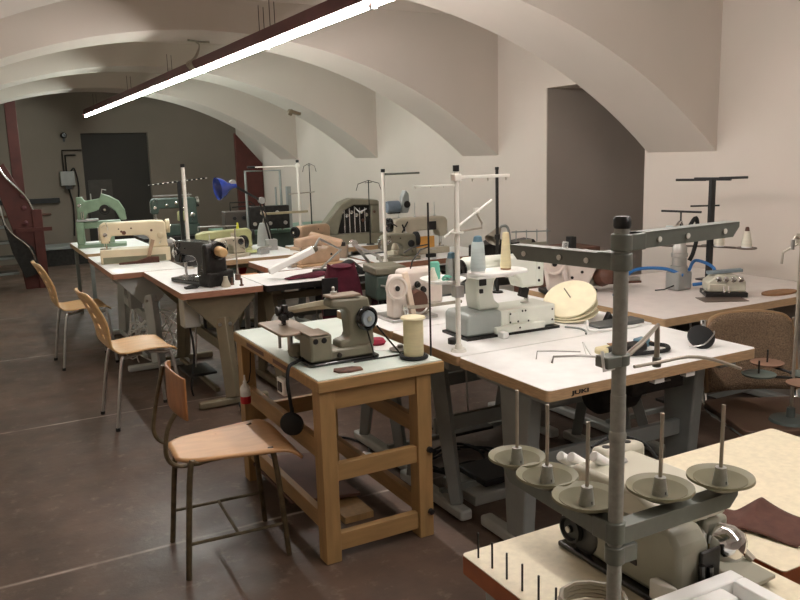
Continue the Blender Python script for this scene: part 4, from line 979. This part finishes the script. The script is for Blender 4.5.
# ---------------------------------------------------------------- foreground overlock
fo = T('overlock_machine', 'large greenish grey overlock machine in the foreground with chrome knob', 'overlock machine', (1.155, 1.12, Z), 0)
P('base_plate', B().b2(-.115, .14, -.21, .12, 0, .012), black_en, fo, bevel=.004)
P('body', B().poly_prism([(-.195, .012), (.13, .012), (.13, .10), (.10, .135), (-.17, .15), (-.195, .12)], -.10, -.02, 'yz'), ovl_grey, fo, bevel=.010)
P('top_cover', B().poly_prism([(-.16, .14), (.135, .12), (.15, .135), (.145, .16), (.09, .19), (-.08, .195), (-.155, .165)], -.095, .07, 'yz'), ovl_light, fo, bevel=.014)
P('cover_cap', B().lathe([(0, .004), (.016, .003), (.018, 0)], (-.01, .05, .194), (0, 0, 1), 18), grey_pl, fo)
P('rear_hood', B().box((.045, .11, .175), (.12, .05, .05), (0, 0, 0)), ovl_light, fo, bevel=.012)
for (x, y) in ((.01, .11), (.07, .11)): P('hood_hole', B().lathe([(0, .002), (.009, .0015), (.009, 0)], (x, y, .2), n=12), black_pl, fo)
P('black_piping', B().tube([(.0, .145, .19), (.06, .14, .205), (.105, .10, .195), (.11, .06, .17)], .004, 6, smooth=4), black_rub, fo)
hw = wheel(fo, (-.100, .085, .052), (-1, 0, 0), .030, .014, black_pl, hub=steel)
P('wheel_recess', B().lathe([(0, .003), (.040, .003), (.043, 0)], (-.0995, .055, .050), (-1, 0, 0), 24), black_pl, fo)
P('slot', B().box((-.1005, -.07, .055), (.003, .05, .012)), dark_metal, fo, bevel=.001)
for (y, z) in ((-.06, .115), (-.085, .095)): P('hole', B().lathe([(0, .002), (.004, .0)], (-.1005, y, z), (-1, 0, 0), 8), black_pl, fo)
for i, (y, z) in enumerate(((.13, .175), (.165, .165), (.06, .20))):
    P('tension_knob', B().cyl((-.035, y, z-.012), (-.072, y, z+.014), .0115, n=14), white_pl, fo, bevel=.002)
P('rear_body', B().poly_prism([(-.08, .012), (.13, .012), (.13, .10), (.10, .135), (-.08, .14)], -.03, .06, 'yz'), ovl_grey, fo, bevel=.008)
P('front_plate', B().b2(-.05, .0, -.204, -.196, .05, .11), dark_metal, fo, bevel=.003)
P('front_lever', B().cyl((-.05, -.208, .02), (-.055, -.208, .09), .006, n=8).box((-.045, -.215, .018), (.045, .025, .008)), black_en, fo)
P('needle_area', B().b2(-.02, .05, -.10, -.08, .03, .13), dark_metal, fo, bevel=.003)
P('front_bracket', B().b2(.0, .02, -.135, -.10, .015, .13).b2(.03, .045, -.13, -.09, .015, .10), dark_metal, fo, bevel=.004)
P('foot_shaft', B().cyl((-.03, -.205, .02), (-.03, -.205, .08), .007, n=8).box((-.02, -.21, .018), (.05, .03, .012)), black_en, fo)
P('cloth_plate', B().poly_prism([(-.07, -.23), (.14, -.22), (.15, -.06), (.05, -.1), (-.06, -.16)], .012, .02, 'xy'), ovl_grey, fo, bevel=.002)
P('white_foot', B().poly_prism([(-.120, -.145), (-.120, -.175), (-.102, -.20), (-.102, -.15)], .015, .055, 'xy'), white_paint, fo, bevel=.004)
P('chrome_knob', B().lathe([(0, 0), (.030, 0), (.036, .006), (.036, .030), (.028, .05), (.018, .056), (0, .058)], (.048, -.15, .088), (.30, -1, 0), 28), chrome, fo)
P('knob_block', B().b2(.02, .085, -.15, -.03, .06, .13), ovl_grey, fo, bevel=.008)
P('air_valve', B().cyl((.035, -.13, .135), (.015, -.15, .080), .009, .007, n=10), white_paint, fo)
P('brass_nut', B().cyl((.018, -.147, .087), (.013, -.152, .073), .009, n=8), mat('brass', srgb(178,150,92), .35, .6), fo)
P('air_tube', B().tube([(.013, -.152, .075), (.008, -.16, .045), (.0, -.175, .025), (-.02, -.21, .008)], .0055, 8, smooth=4), grey_pl, fo)
P('curved_tube', B().tube([(.08, -.12, .07), (.13, -.13, .05), (.15, -.16, .02)], .008, 8, smooth=4), zinc, fo)
# pins on the table edge, hose coil
for k in range(7):
    p_ = P('steel_pin', B().cyl((0, 0, -.004), (0, 0, .052), .0022, n=8), dark_metal, loc=(.866, 1.285-.050*k, Z+.004))
    tag(p_, 'short dark steel pin in the row along the left edge of the cream table', 'pin', 'row of pins on the cream table edge')
hc = P('hose_coil', B().tube([(.060*math.cos(a*.55)*(1+.05*math.sin(a*1.7)), .060*math.sin(a*.55), .006+.0018*a*.4) for a in range(44)], .005, 6), mat('grey_beige_hose', srgb(150,142,124), .5), loc=(.925, 1.00, Z)); tag(hc, 'coil of grey beige hose on the near edge of the cream table', 'hose')
wb = T('white_tray', 'white plastic tray lying at the bottom right corner', 'tray', (1.165, .905, 0), math.radians(-1))
wb.location = (1.035, .805, Z+.03)
b = B().b2(-.13, .13, -.14, .10, 0, .01).b2(-.13, .13, .07, .10, .01, .038).b2(-.13, -.10, -.14, .07, .01, .038).b2(.10, .13, -.14, .07, .01, .038)
P('tray_body', b, white_pl, wb, bevel=.003)
P('tray_ridge', B().b2(-.02, .07, .03, .07, .01, .036), white_pl, wb, bevel=.006)
P('tray_screw', B().lathe([(0, .002), (.004, .001), (.004, 0)], (.045, .0395, .022), (0, -1, 0), 10), grey_pl, wb)
for x in (-.1, .1):
    for y in (-.11, .07): P('tray_foot', B().b2(x-.008, x+.008, y-.008, y+.008, -.03, .0), white_pl, wb)
TP = [(1.43, 1.215, .002), (1.485, 1.15, .004), (1.56, 1.13, .014), (1.585, 1.00, .003)]
BP = [(1.375, 1.17, .002), (1.40, 1.11, .004), (1.43, 1.06, .008), (1.455, .965, .003)]
def clothf(u, v):
    k = min(2, int(u*3)); f = u*3-k; f = f*f*(3-2*f)*.5+f*.5
    a = Vector(TP[k]).lerp(Vector(TP[k+1]), f); b_ = Vector(BP[k]).lerp(Vector(BP[k+1]), f)
    p = b_.lerp(a, v)
    p.z += .014*math.exp(-((u-.52-.1*v)/.10)**2)*v+.003*math.sin(14*u+4*v)**2
    return p
cl = P('brown_fabric', B().grid(clothf, 40, 14), cloth_br, loc=(0, 0, Z), solid=.003, off=1); tag(cl, 'rumpled dark brown fabric scrap on the cream table at lower right', 'fabric')
# ---------------------------------------------------------------- things on the joined tables
for i, (dx, dz, tilt) in enumerate(((0, 0, .20), (.0, .018, .38), (.0, .036, .60))):
    d = P('foam_disc', B().lathe([(0, 0), (.13, 0), (.133, .004), (.13, .008), (0, .008)], n=44), foam, loc=(2.495+.133*math.cos(tilt)*.878, 2.958+.133*math.cos(tilt)*.479, Z+.004+.012*i+.133*math.sin(tilt)), rot=(0, -tilt, .5))
    tag(d, ('cream disc at the bottom of the leaning stack beside the long-arm machine', 'cream disc in the middle of the leaning stack beside the long-arm machine', 'cream disc on top of the leaning stack beside the long-arm machine')[i], 'disc')
dr = P('disc_rod', B().cyl((0, 0, 0), (-.04, .0, .05), .003, n=6), zinc, loc=(2.585, 3.0, Z+.115)); tag(dr, 'thin rod poking through the top cream disc', 'rod')
wc = P('white_cable', B().tube([(0, 0, .01), (-.05, -.07, .04), (-.08, -.12, .012), (.03, -.16, .006), (.2, -.16, .006)], .006, 8, smooth=6), white_pl, loc=(2.56, 2.86, Z)); tag(wc, 'white cable looping out from under the cream discs', 'cable')
wc = P('grey_cable', B().tube([(0, 0, .005), (.03, -.06, .005), (.02, -.12, .005), (-.02, -.17, .005)], .005, 8, smooth=6), grey_leg, loc=(2.45, 2.88, Z)); tag(wc, 'short grey cable in front of the cream discs', 'cable')
pd = T('foot_pedal', 'flat dark grey pedal on the table corner right of the discs', 'pedal', (2.80, 2.86, Z), math.radians(-5))
P('pedal_plate', B().poly_prism([(-.15, .0), (.12, .0), (.12, .02), (-.15, .012)], -.05, .05), mat('pedal_grey', srgb(90,92,90), .5), pd, bevel=.004)
P('pedal_lip', B().poly_prism([(-.03, 0), (.03, 0), (.0, .05)], .055, .085), black_pl, pd, bevel=.004)
pd.location = (2.71, 2.80, Z)
# black disc and parts near it
bd = T('magnetic_lens', 'round black disc leaning on the corner of the white table', 'disc', (2.67, 2.27, Z), 0)
P('disc', B().lathe([(0, -.008), (.048, -.008), (.056, -.004), (.056, .008), (.042, .014), (0, .016)], (0, 0, .040), (-.35, -.65, .75), 30), black_rub, bd)
P('wire_rim', B().tube([(-.07, .0, .01), (-.03, -.04, .02), (.04, -.03, .05), (.08, .0, .055)], .003, 6, smooth=3), steel, bd)
bt = T('tool_parts', 'dark metal tool with black cord loop lying on the white table', 'tool', (2.36, 2.36, Z), 0)
P('tool_body', B().box((-.03, 0, .02), (.20, .07, .035), (0, 0, .1)), dark_metal, bt, bevel=.01)
P('blue_block', B().box((.08, .02, .028), (.06, .05, .04), (0, 0, .2)), blue_pl, bt, bevel=.008)
P('cream_scrap', B().box((-.11, .03, .02), (.09, .06, .03), (0, .1, .3)), thread_c, bt, bevel=.01)
P('cord', B().tube([(-.10, -.02, .012), (.0, -.07, .012), (.12, -.08, .01), (.17, -.03, .012), (.12, .0, .02), (.08, .01, .035)], .009, 8, smooth=6), black_rub, bt)
P('card_piece', B().box((.10, .09, .004), (.2, .08, .004), (0, 0, -.3)), card, bt)
wg = T('wire_gauge', 'thin bent wire tool near the left of the white table', 'tool', (2.09, 2.47, Z), 0)
P('wire', B().tube([(-.12, .02, .002), (-.115, .02, .035), (-.05, .01, .028), (.06, -.04, .02)], .0025, 6), steel, wg)
P('clip', B().tube([(.07, -.07, .003), (.09, -.02, .05), (.10, -.06, .003)], .004, 6), white_pl, wg)
# pine bench things
tc = T('thread_cone', 'big cream thread spool with ribbed sides on a black rubber ring', 'thread', (1.575, 2.80, Z))
P('thread', B().lathe([(0, .012), (.040, .012), (.042, .02), (.042, .168), (0, .168)], n=36), thread_c, tc)
P('spool_flange', B().lathe([(0, .168), (.050, .166), (.053, .170), (.050, .176), (0, .178)], n=32), mat('cream_spool_end', srgb(232,222,184), .5), tc)
P('rubber_ring', B().tube([(.052*math.cos(a*PI/12), .052*math.sin(a*PI/12), .008) for a in range(24)], .009, 8, closed=True), black_rub, tc)
ls = P('leather_patch', B().poly_prism([(-.06, 0), (-.05, -.03), (-.01, -.045), (.05, -.04), (.055, -.005), (.03, .02), (-.03, .025), (-.045, .03)], 0, .006, 'xy'), leather, loc=(1.265, 2.79, Z)); tag(ls, 'small ragged brown leather patch at the front of the pine bench', 'leather scrap')
pc = P('pincushion', B().lathe([(0, 0), (.035, 0), (.042, .012), (.032, .026), (0, .03)], n=20), mat('crimson_felt', srgb(150,30,56), .8, var=.2, scale=30), loc=(1.555, 3.10, Z+.002)); tag(pc, 'small crimson pincushion at the back right of the pine bench', 'pincushion')
pp = P('paper_sheet', B().poly_prism(rrect(-.075, .06, -.05, .09, .03), 0, .002, 'xy'), white_pl, loc=(1.575, 3.03, Z)); tag(pp, 'white paper sheet behind the belt rods on the pine bench', 'paper')
md = P('metal_weight', B().lathe([(0, 0), (.045, 0), (.048, .006), (.012, .01), (.012, .022), (0, .022)], n=24), mat('grey_brown_weight', srgb(116,110,102), .35, .5), loc=(1.590, 2.945, Z+.0025)); tag(md, 'round grey metal weight with knob behind the cream spool', 'lid')
hb = T('hanging_plug', 'black round plug hanging from a cable at the left side of the pine bench', 'plug', (1.075, 2.93, .0), 0)
P('disc', B().lathe([(0, 0), (.045, 0), (.05, .01), (.045, .02), (.02, .026), (0, .026)], (0, .0, .535), (-.75, -1, 0), 24), black_rub, hb)
P('cord', B().tube([(0, 0, .57), (.0, .0, .60)], .009, 8), black_rub, hb)
so = T('power_socket', 'small white socket box fixed under the left edge of the pine bench', 'socket', (1.096, 3.08, .64), 0)
P('box', B().b2(-.012, .012, -.04, .04, -.025, .045), white_pl, so, bevel=.004)
P('socket_face', B().b2(-.016, -.012, -.02, .02, -.01, .03), black_pl, so)
bo = T('glue_bottle', 'small white squeeze bottle with red bottom band on the bench side', 'bottle', (1.06, 3.50, .45), 0)
P('body', B().lathe([(0, .055), (.024, .055), (.024, .09), (.02, .10), (.009, .115), (.009, .125), (.005, .13), (.003, .155), (0, .155)], n=20), white_pl, bo)
P('red_band', B().lathe([(0, .02), (.023, .02), (.0245, .024), (.0245, .055), (0, .055)], n=20), red_pl, bo)
P('wire_holder', B().tube([(.0, .026, .10), (.02, .0, .12), (.04, .03, .16), (.045, .03, .25)], .003, 6), black_rub, bo)
# maroon cloths, lamps, bag
mb = T('maroon_bag', 'maroon quilted cloth bag hanging over a dark frame behind the bench machine', 'bag', (2.08, 4.62, 0), math.radians(-15))
def bagf(u, v):
    a = 2*PI*u
    return Vector((.13*math.cos(a)*(1-.25*v*v)+.01*math.sin(3*a+5*v), .06*math.sin(a)*(1-.2*v), .55+.36*v+.012*math.cos(2*a)))
P('bag_body', B().grid(bagf, 28, 10), cloth_mar, mb)
P('bag_top', B().lathe([(0, .912), (.05, .912), (.075, .90), (0, .89)], n=20), cloth_mar, mb)
P('frame_post', B().cyl((0, 0, 0), (0, 0, .56), .014, n=8).lathe([(0, 0), (.12, 0), (.11, .02), (0, .02)], n=16), dark_metal, mb)
P('black_panel', B().b2(-.14, -.04, -.095, -.08, .60, .84), black_pl, mb)
P('white_label', B().poly_prism([(-.085, .72), (-.045, .71), (-.05, .76)], -.098, -.0955), white_pl, mb)
def clothm(u, v):
    return Vector((-.20+.4*u, (-.07+.15*v)*(1-.5*abs(2*u-1)), .004+.025*math.sin(PI*u)*math.sin(PI*v)+.004*math.sin(11*u)))
cm = P('maroon_cloth', B().grid(clothm, 20, 8), cloth_mar, loc=(2.10, 5.18, Z), rot=(0, 0, .2), solid=.004, off=1); tag(cm, 'folded maroon cloth lying on the dark-edged table', 'cloth')
lampw = T('desk_lamp', 'white fluorescent desk lamp with long slanted box head over the middle tables', 'desk lamp', (2.24, 5.30, Z-.0), 0)
P('lamp_head', B().box((-.28, -.12, .13), (.34, .11, .045), (0, -.42, -.35)), white_pl, lampw, bevel=.008)
P('head_end', B().box((-.425, -.068, .062), (.02, .08, .03), (0, -.42, -.35)), grey_pl, lampw, bevel=.004)
P('arm', B().tube([(-.13, -.16, .20), (-.05, -.08, .26), (.14, -.02, .16), (.0, .05, .02)], .009, 8), steel, lampw)
P('joint', B().lathe([(0, -.02), (.02, -.02), (.02, .02), (0, .02)], (-.12, -.15, .20), (0, 1, 0), 12), chrome, lampw)
P('lamp_base', B().lathe([(0, 0), (.06, 0), (.055, .02), (0, .022)], (.0, .05, 0), n=18), dark_metal, lampw)
lm = T('desk_lamp', 'bare grey jointed lamp arm leaning beside the maroon bag', 'desk lamp', (2.25, 4.85, 0), 0)
P('arm', B().tube([(.05, .1, .0), (.05, .1, .76), (.02, .1, .80), (-.12, .15, 1.0)], .011, 8).tube([(-.12, .15, .99), (-.06, -.1, .93), (-.02, -.3, .68)], .010, 8), steel, lm)
P('joint', B().lathe([(0, -.02), (.025, -.02), (.025, .02), (0, .02)], (-.12, .15, 1.0), (0, 1, 0), 12), chrome, lm)
P('clamp_foot', B().lathe([(0, 0), (.09, 0), (.085, .02), (0, .02)], (.05, .1, 0), n=16), dark_metal, lm)
lm.location = (2.45, 4.80, 0)
bl = T('desk_lamp', 'blue cone-shaded desk lamp on black spring arms over the far tables', 'desk lamp', (2.44, 6.95, Z), 0)
P('lamp_base', B().b2(-.05, .05, -.04, .04, 0, .10), grey_pl, bl, bevel=.01)
P('lower_arm', B().tube([(-.01, 0, .08), (-.09, .0, .46)], .008, 6).tube([(.015, 0, .08), (-.06, .0, .46)], .006, 6), black_pl, bl)
P('upper_arm', B().tube([(-.08, 0, .46), (-.33, -.02, .61)], .008, 6).tube([(-.06, 0, .44), (-.31, -.02, .585)], .006, 6), black_pl, bl)
for jp in ((-.07, 0, .455), (-.33, -.01, .62)): P('joint', B().lathe([(0, -.02), (.03, -.02), (.03, .02), (0, .02)], jp, (0, 1, 0), 12), grey_pl, bl)
P('lamp_shade', B().lathe([(.018, 0), (.024, .005), (.03, .06), (.065, .11), (.105, .16), (.125, .22), (.127, .225), (.122, .222), (.10, .165), (.06, .118), (.024, .065), (.0, .06)], (0, 0, 0), (-1, -.1, -.12), 30), blue_en, bl, label='glossy blue conical shade', loc=(-.30, -.02, .60)).scale = (.8, .8, .8)
# pipe rack behind
rk = T('metal_rack', 'grey square tube frame with dark machine parts by the far right wall', 'rack', (2.75, 7.98, .842), math.radians(-8))
P('frame', B().tube([(-.18, 0, 0), (-.18, 0, .62), (.18, 0, .62), (.18, 0, 0)], .014, 4).tube([(.12, -.03, 0), (.12, -.03, .45)], .010, 4), grey_leg, rk)
P('machine_block', B().b2(-.17, .25, -.05, .05, .02, .26), dark_metal, rk, bevel=.01)
for k in range(5): P('block_knob', B().lathe([(0, .02), (.02, .018), (.02, 0)], (-.12+.08*k, -.05, .08+.11*(k % 2)), (0, -1, 0), 10), steel, rk)
P('side_plate', B().b2(.24, .28, -.04, .04, .02, .45), grey_leg, rk)
gp = T('grey_cone_pump', 'light grey tapered spout unit in front of the metal rack', 'machine', (2.70, 7.42, Z), 0)
P('body', B().lathe([(0, 0), (.07, 0), (.06, .15), (.035, .22), (0, .22)], n=20), grey_pl, gp)
P('spout', B().tube([(0, 0, .2), (.02, 0, .30), (-.01, 0, .34)], .012, 8), chrome, gp)
gp.location = (2.50, 7.32, Z)
kt = T('thin_rod_stand', 'thin grey rod with small black foot near the orange-edged table', 'rod stand', (2.00, 5.18, Z), 0)
P('rod', B().cyl((0, 0, 0), (0, 0, .36), .006, n=8), zinc, kt); P('foot', B().lathe([(0, 0), (.02, 0), (.02, .04), (0, .04)], n=12), brownwood, kt)
kt.location = (1.63, 5.38, Z)
# dark machines by the wall opening and the metal shade lamp
dk = T('dark_machine', 'low black machine bulk with jagged top beside the beige flatbed machine', 'sewing machine', (3.62, 4.92, Z), math.radians(-8))
P('body', B().poly_prism([(-.30, 0), (.34, 0), (.34, .10), (.22, .12), (.18, .17), (.0, .15), (-.12, .19), (-.18, .16), (-.30, .14)], -.08, .08), dark_metal, dk, bevel=.008)
P('rail', B().tube([(.0, -.05, .23), (.34, -.05, .22)], .005, 6), grey_leg, dk)
for k in range(4): P('rail_post', B().cyl((.04+.09*k, -.05, .12), (.04+.09*k, -.05, .24), .004, n=6), grey_leg, dk)
P('plates', B().box((.2, -.09, .12), (.16, .01, .05)).box((.1, -.09, .15), (.1, .01, .04)), ovl_grey, dk)
dl = T('desk_lamp', 'small aluminium cone lamp bent over behind the grey thread cone', 'desk lamp', (3.42, 4.70, Z), 0)
P('goose_neck', B().tube([(.04, 0, 0), (.05, 0, .20), (.03, 0, .29), (-.02, 0, .30), (-.05, 0, .27)], .010, 8, smooth=5), grey_leg, dl)
P('lamp_shade', B().lathe([(0, 0), (.02, 0), (.028, .03), (.06, .11), (.055, .11), (.02, .03), (0, .02)], (-.045, 0, .285), (-.75, -.2, -.8), 24), zinc, dl)
P('lamp_base', B().lathe([(0, 0), (.05, 0), (.045, .015), (0, .015)], (.04, 0, 0), n=16), dark_metal, dl)
dn = T('number_tag', 'white tag with black edge standing right of the slim cream thread cone', 'tag', (3.45, 4.2, 0), 0)
dn.location = (3.50, 4.12, .93)
P('tag_plate', B().box((0, 0, .035), (.05, .006, .05), (0, .15, 0)), white_pl, dn, bevel=.002)
P('dark_mark', B().tube([(-.012, -.005, .045), (.008, -.005, .048), (.012, -.005, .035), (-.008, -.005, .032), (.008, -.005, .022), (-.012, -.005, .022)], .0025, 5), black_pl, dn)
P('dark_holder', B().b2(.03, .08, -.02, .03, 0, .09).b2(-.03, .08, -.02, .03, 0, .012), black_pl, dn, bevel=.003)
# small fan on the beige machine
fn = T('small_fan', 'small grey fan with blue-grey motor on top of the beige flatbed machine', 'fan', (3.12, 5.84, Z+.35), 0)
P('motor', B().lathe([(0, -.06), (.045, -.06), (.05, -.04), (.05, .05), (0, .06)], (0, 0, .055), (1, 0, 0), 18), mat('slate_blue_motor', srgb(104,118,130), .45), fn)
P('fan_guard', B().poly_prism([(.07, .0), (.13, .0), (.15, .05), (.14, .16), (.11, .19), (.08, .13)], -.03, .03), grey_leg, fn, bevel=.008)
P('fan_hub', B().lathe([(0, .01), (.028, .008), (.03, 0)], (.12, -.03, .07), (0, -1, 0), 14), dark_metal, fn)
P('fan_foot', B().b2(-.04, .06, -.02, .02, -.002, .012), dark_metal, fn)
# ---------------------------------------------------------------- under the tables
def wires(label, loc, n, w, h, m, rr=.006, name='cable_tangle', seed=1):
    random.seed(seed); b = B()
    for k in range(n):
        a0 = random.random()*6
        b.tube([(w*math.cos(a0+i*.9)*(.5+random.random()*.6), w*.8*math.sin(a0+i*.9)*(.5+random.random()*.6), rr+h*random.random()) for i in range(7)], rr, 5, smooth=4)
    o = P(name, b, m, loc=loc); tag(o, label, 'cables'); return o
wires('tangle of white and grey cables under the cream machine table', (1.24, 6.55, .0), 7, .22, .42, white_pl, .006, seed=3)
wires('dark cable coil hanging round the foot of the olive steel leg', (1.50, 4.75, .0), 5, .10, .08, black_rub, .008, seed=4)
wires('black cables heaped on the floor under the joined tables', (2.1, 3.3, .0), 6, .25, .05, black_rub, .006, seed=5)
pb = T('pedal_box', 'flat black pedal unit on a white base under the white table', 'pedal', (2.15, 2.98, 0), .0)
P('white_base', B().b2(-.25, .22, -.14, .14, .0, .05), lt_leg, pb, bevel=.006); P('pedal_plate', B().b2(-.18, .2, -.12, .12, .07, .10), black_pl, pb, bevel=.006); P('hinge', B().cyl((-.15, 0, .055), (.17, 0, .055), .018, n=8), steel, pb)
mbx = T('motor_box', 'grey switch box hanging under the black machine table', 'switch box', (1.24, 5.25, 0), 0)
P('box', B().b2(-.05, .06, -.06, .06, .50, .70), lt_leg, mbx, bevel=.01); P('hanger', B().b2(-.02, .02, -.02, .02, .70, ZT-.042), dark_metal, mbx)
P('drop_cable', B().tube([(0, 0, .5), (.02, .02, .3), (-.02, .0, .1), (.0, .05, .006)], .007, 6, smooth=4), black_rub, mbx)
mb2 = T('motor_box', 'pale switch box hanging under the cream machine table', 'switch box', (1.10, 6.42, 0), 0)
P('box', B().b2(-.04, .05, -.05, .05, .46, .70), grey_pl, mb2, bevel=.01); P('hanger', B().b2(-.02, .02, -.02, .02, .70, ZT-.042), dark_metal, mb2)
P('drop_cable', B().tube([(0, 0, .46), (.02, .02, .3), (-.02, .0, .1), (.0, .05, .006)], .006, 6, smooth=4), white_pl, mb2)
ws = T('wall_socket', 'grey socket box low on the right wall behind the cane chair', 'socket', (4.45, 2.62, .60), 0)
P('box', B().b2(-.05, 0, -.05, .05, -.10, .10), grey_pl, ws, bevel=.005); P('switch', B().b2(-.055, -.05, -.02, .02, -.03, .05), dark_metal, ws)
vt = P('wall_lamp_fitting', B().box((0, 0, 0), (.12, .08, .03), (0, .3, 0)).lathe([(0, 0), (.04, 0), (.03, .04), (0, .05)], (-.04, 0, 0), (-1, 0, .2), 12), mat('bronze_fitting', srgb(120,104,84), .5, .3), loc=(3.43, 8.72, 2.09)); tag(vt, 'small bronze fitting fixed under the third arch', 'light fitting')

# ---------------------------------------------------------------- small clutter in the middle rows
lc = P('lime_cloth', B().grid(lambda u, v: Vector((-.11+.22*u, -.09+.18*v, .004+.012*math.sin(7*u+3*v)*math.sin(PI*u)*math.sin(PI*v)+.006)), 16, 10), mat('pale_lime_fabric', srgb(186,190,130), .9, var=.1), loc=(2.24, 6.86, Z+.001), rot=(0, 0, .1), solid=.003, off=1); tag(lc, 'pale lime cloth lying in front of the yellow-green machine', 'cloth')
for (x, y, z_, lb) in ((2.28, 6.72, 0, 'small grey metal part on the orange-edged table below the blue lamp'),):
    q = T('machine_part', lb, 'metal part', (x, y, Z), .4)
    P('part_body', B().b2(-.05, .05, -.03, .03, 0, .045), grey_pl, q, bevel=.006); P('part_shaft', B().cyl((-.05, 0, .05), (.09, 0, .055), .012, n=10), steel, q)
rb = T('red_box', 'small red box half hidden under the orange-edged table', 'box', (2.10, 7.0, 0), 0)
P('shelf', B().b2(-.30, .45, -.08, .30, .52, .54), dark_metal, rb); P('box_body', B().b2(.02, .09, -.06, .04, .54, .62), red_pl, rb, bevel=.004)
for x in (-.28, .43): P('shelf_leg', B().b2(x-.012, x+.012, .1, .125, 0, .52), dark_metal, rb)
bk = T('black_cloth', 'black folded cloth with white stripe lying beside the maroon bag', 'cloth', (2.36, 5.14, Z), -.2)
P('cloth_heap', B().grid(lambda u, v: Vector((-.13+.26*u, -.09+.18*v, .01+.085*math.sin(PI*u)**.7*math.sin(PI*v)**.6+.008*math.sin(13*u))), 18, 12), black_rub, bk, solid=.004)
P('white_stripe', B().poly_prism([(-.06, .05), (.03, .085), (.05, .06), (.0, .045)], -.085, -.075), white_pl, bk, label='white stripe')
for i, (x, y, a, lb) in enumerate(((3.30, 5.54, 0, 'dark looper attachment in front of the beige flatbed machine'), (2.16, 5.70, .5, 'steel looper attachment lying before the tan machines'))):
    q = T('machine_part', lb, 'metal part', (x, y, Z), a)
    P('part_body', B().b2(-.04, .04, -.02, .02, 0, .03), (dark_metal, steel)[i], q, bevel=.005); P('part_arm', B().tube([(-.03, 0, .03), (-.02, 0, .07), (.05, 0, .06)], .006, 6), steel, q)
pr = T('power_strip', 'white socket strip lying on the floor under the pine bench', 'socket strip', (1.60, 3.55, 0), .5)
P('strip_body', B().b2(-.17, .17, -.03, .03, 0, .04), white_pl, pr, bevel=.006)
for k in range(4): P('socket', B().lathe([(0, .001), (.016, .001), (.018, 0)], (-.11+.075*k, 0, .04), n=12), grey_pl, pr)
P('strip_cord', B().tube([(.17, 0, .02), (.3, .1, .01), (.35, .3, .008), (.2, .5, .008)], .006, 6, smooth=5), black_rub, pr)
dw = T('drawer_box', 'dark drawer box fixed under the white table', 'drawer', (2.45, 2.42, 0), 0)
P('drawer_case', B().b2(-.16, .14, -.14, .14, .60, ZT-.044), dark_metal, dw, bevel=.006); P('drawer_pull', B().tube([(-.05, -.14, .65), (-.05, -.165, .65), (.03, -.165, .65), (.03, -.14, .65)], .004, 6), steel, dw)

P('round_guard', B().lathe([(0, -.03), (.07, -.03), (.08, -.02), (.08, .02), (.05, .03), (0, .03)], (1.80-2.2325, 4.98-5.29, .50), (-.1, -1, 0), 24), lt_leg, tI, label='pale round pulley guard')
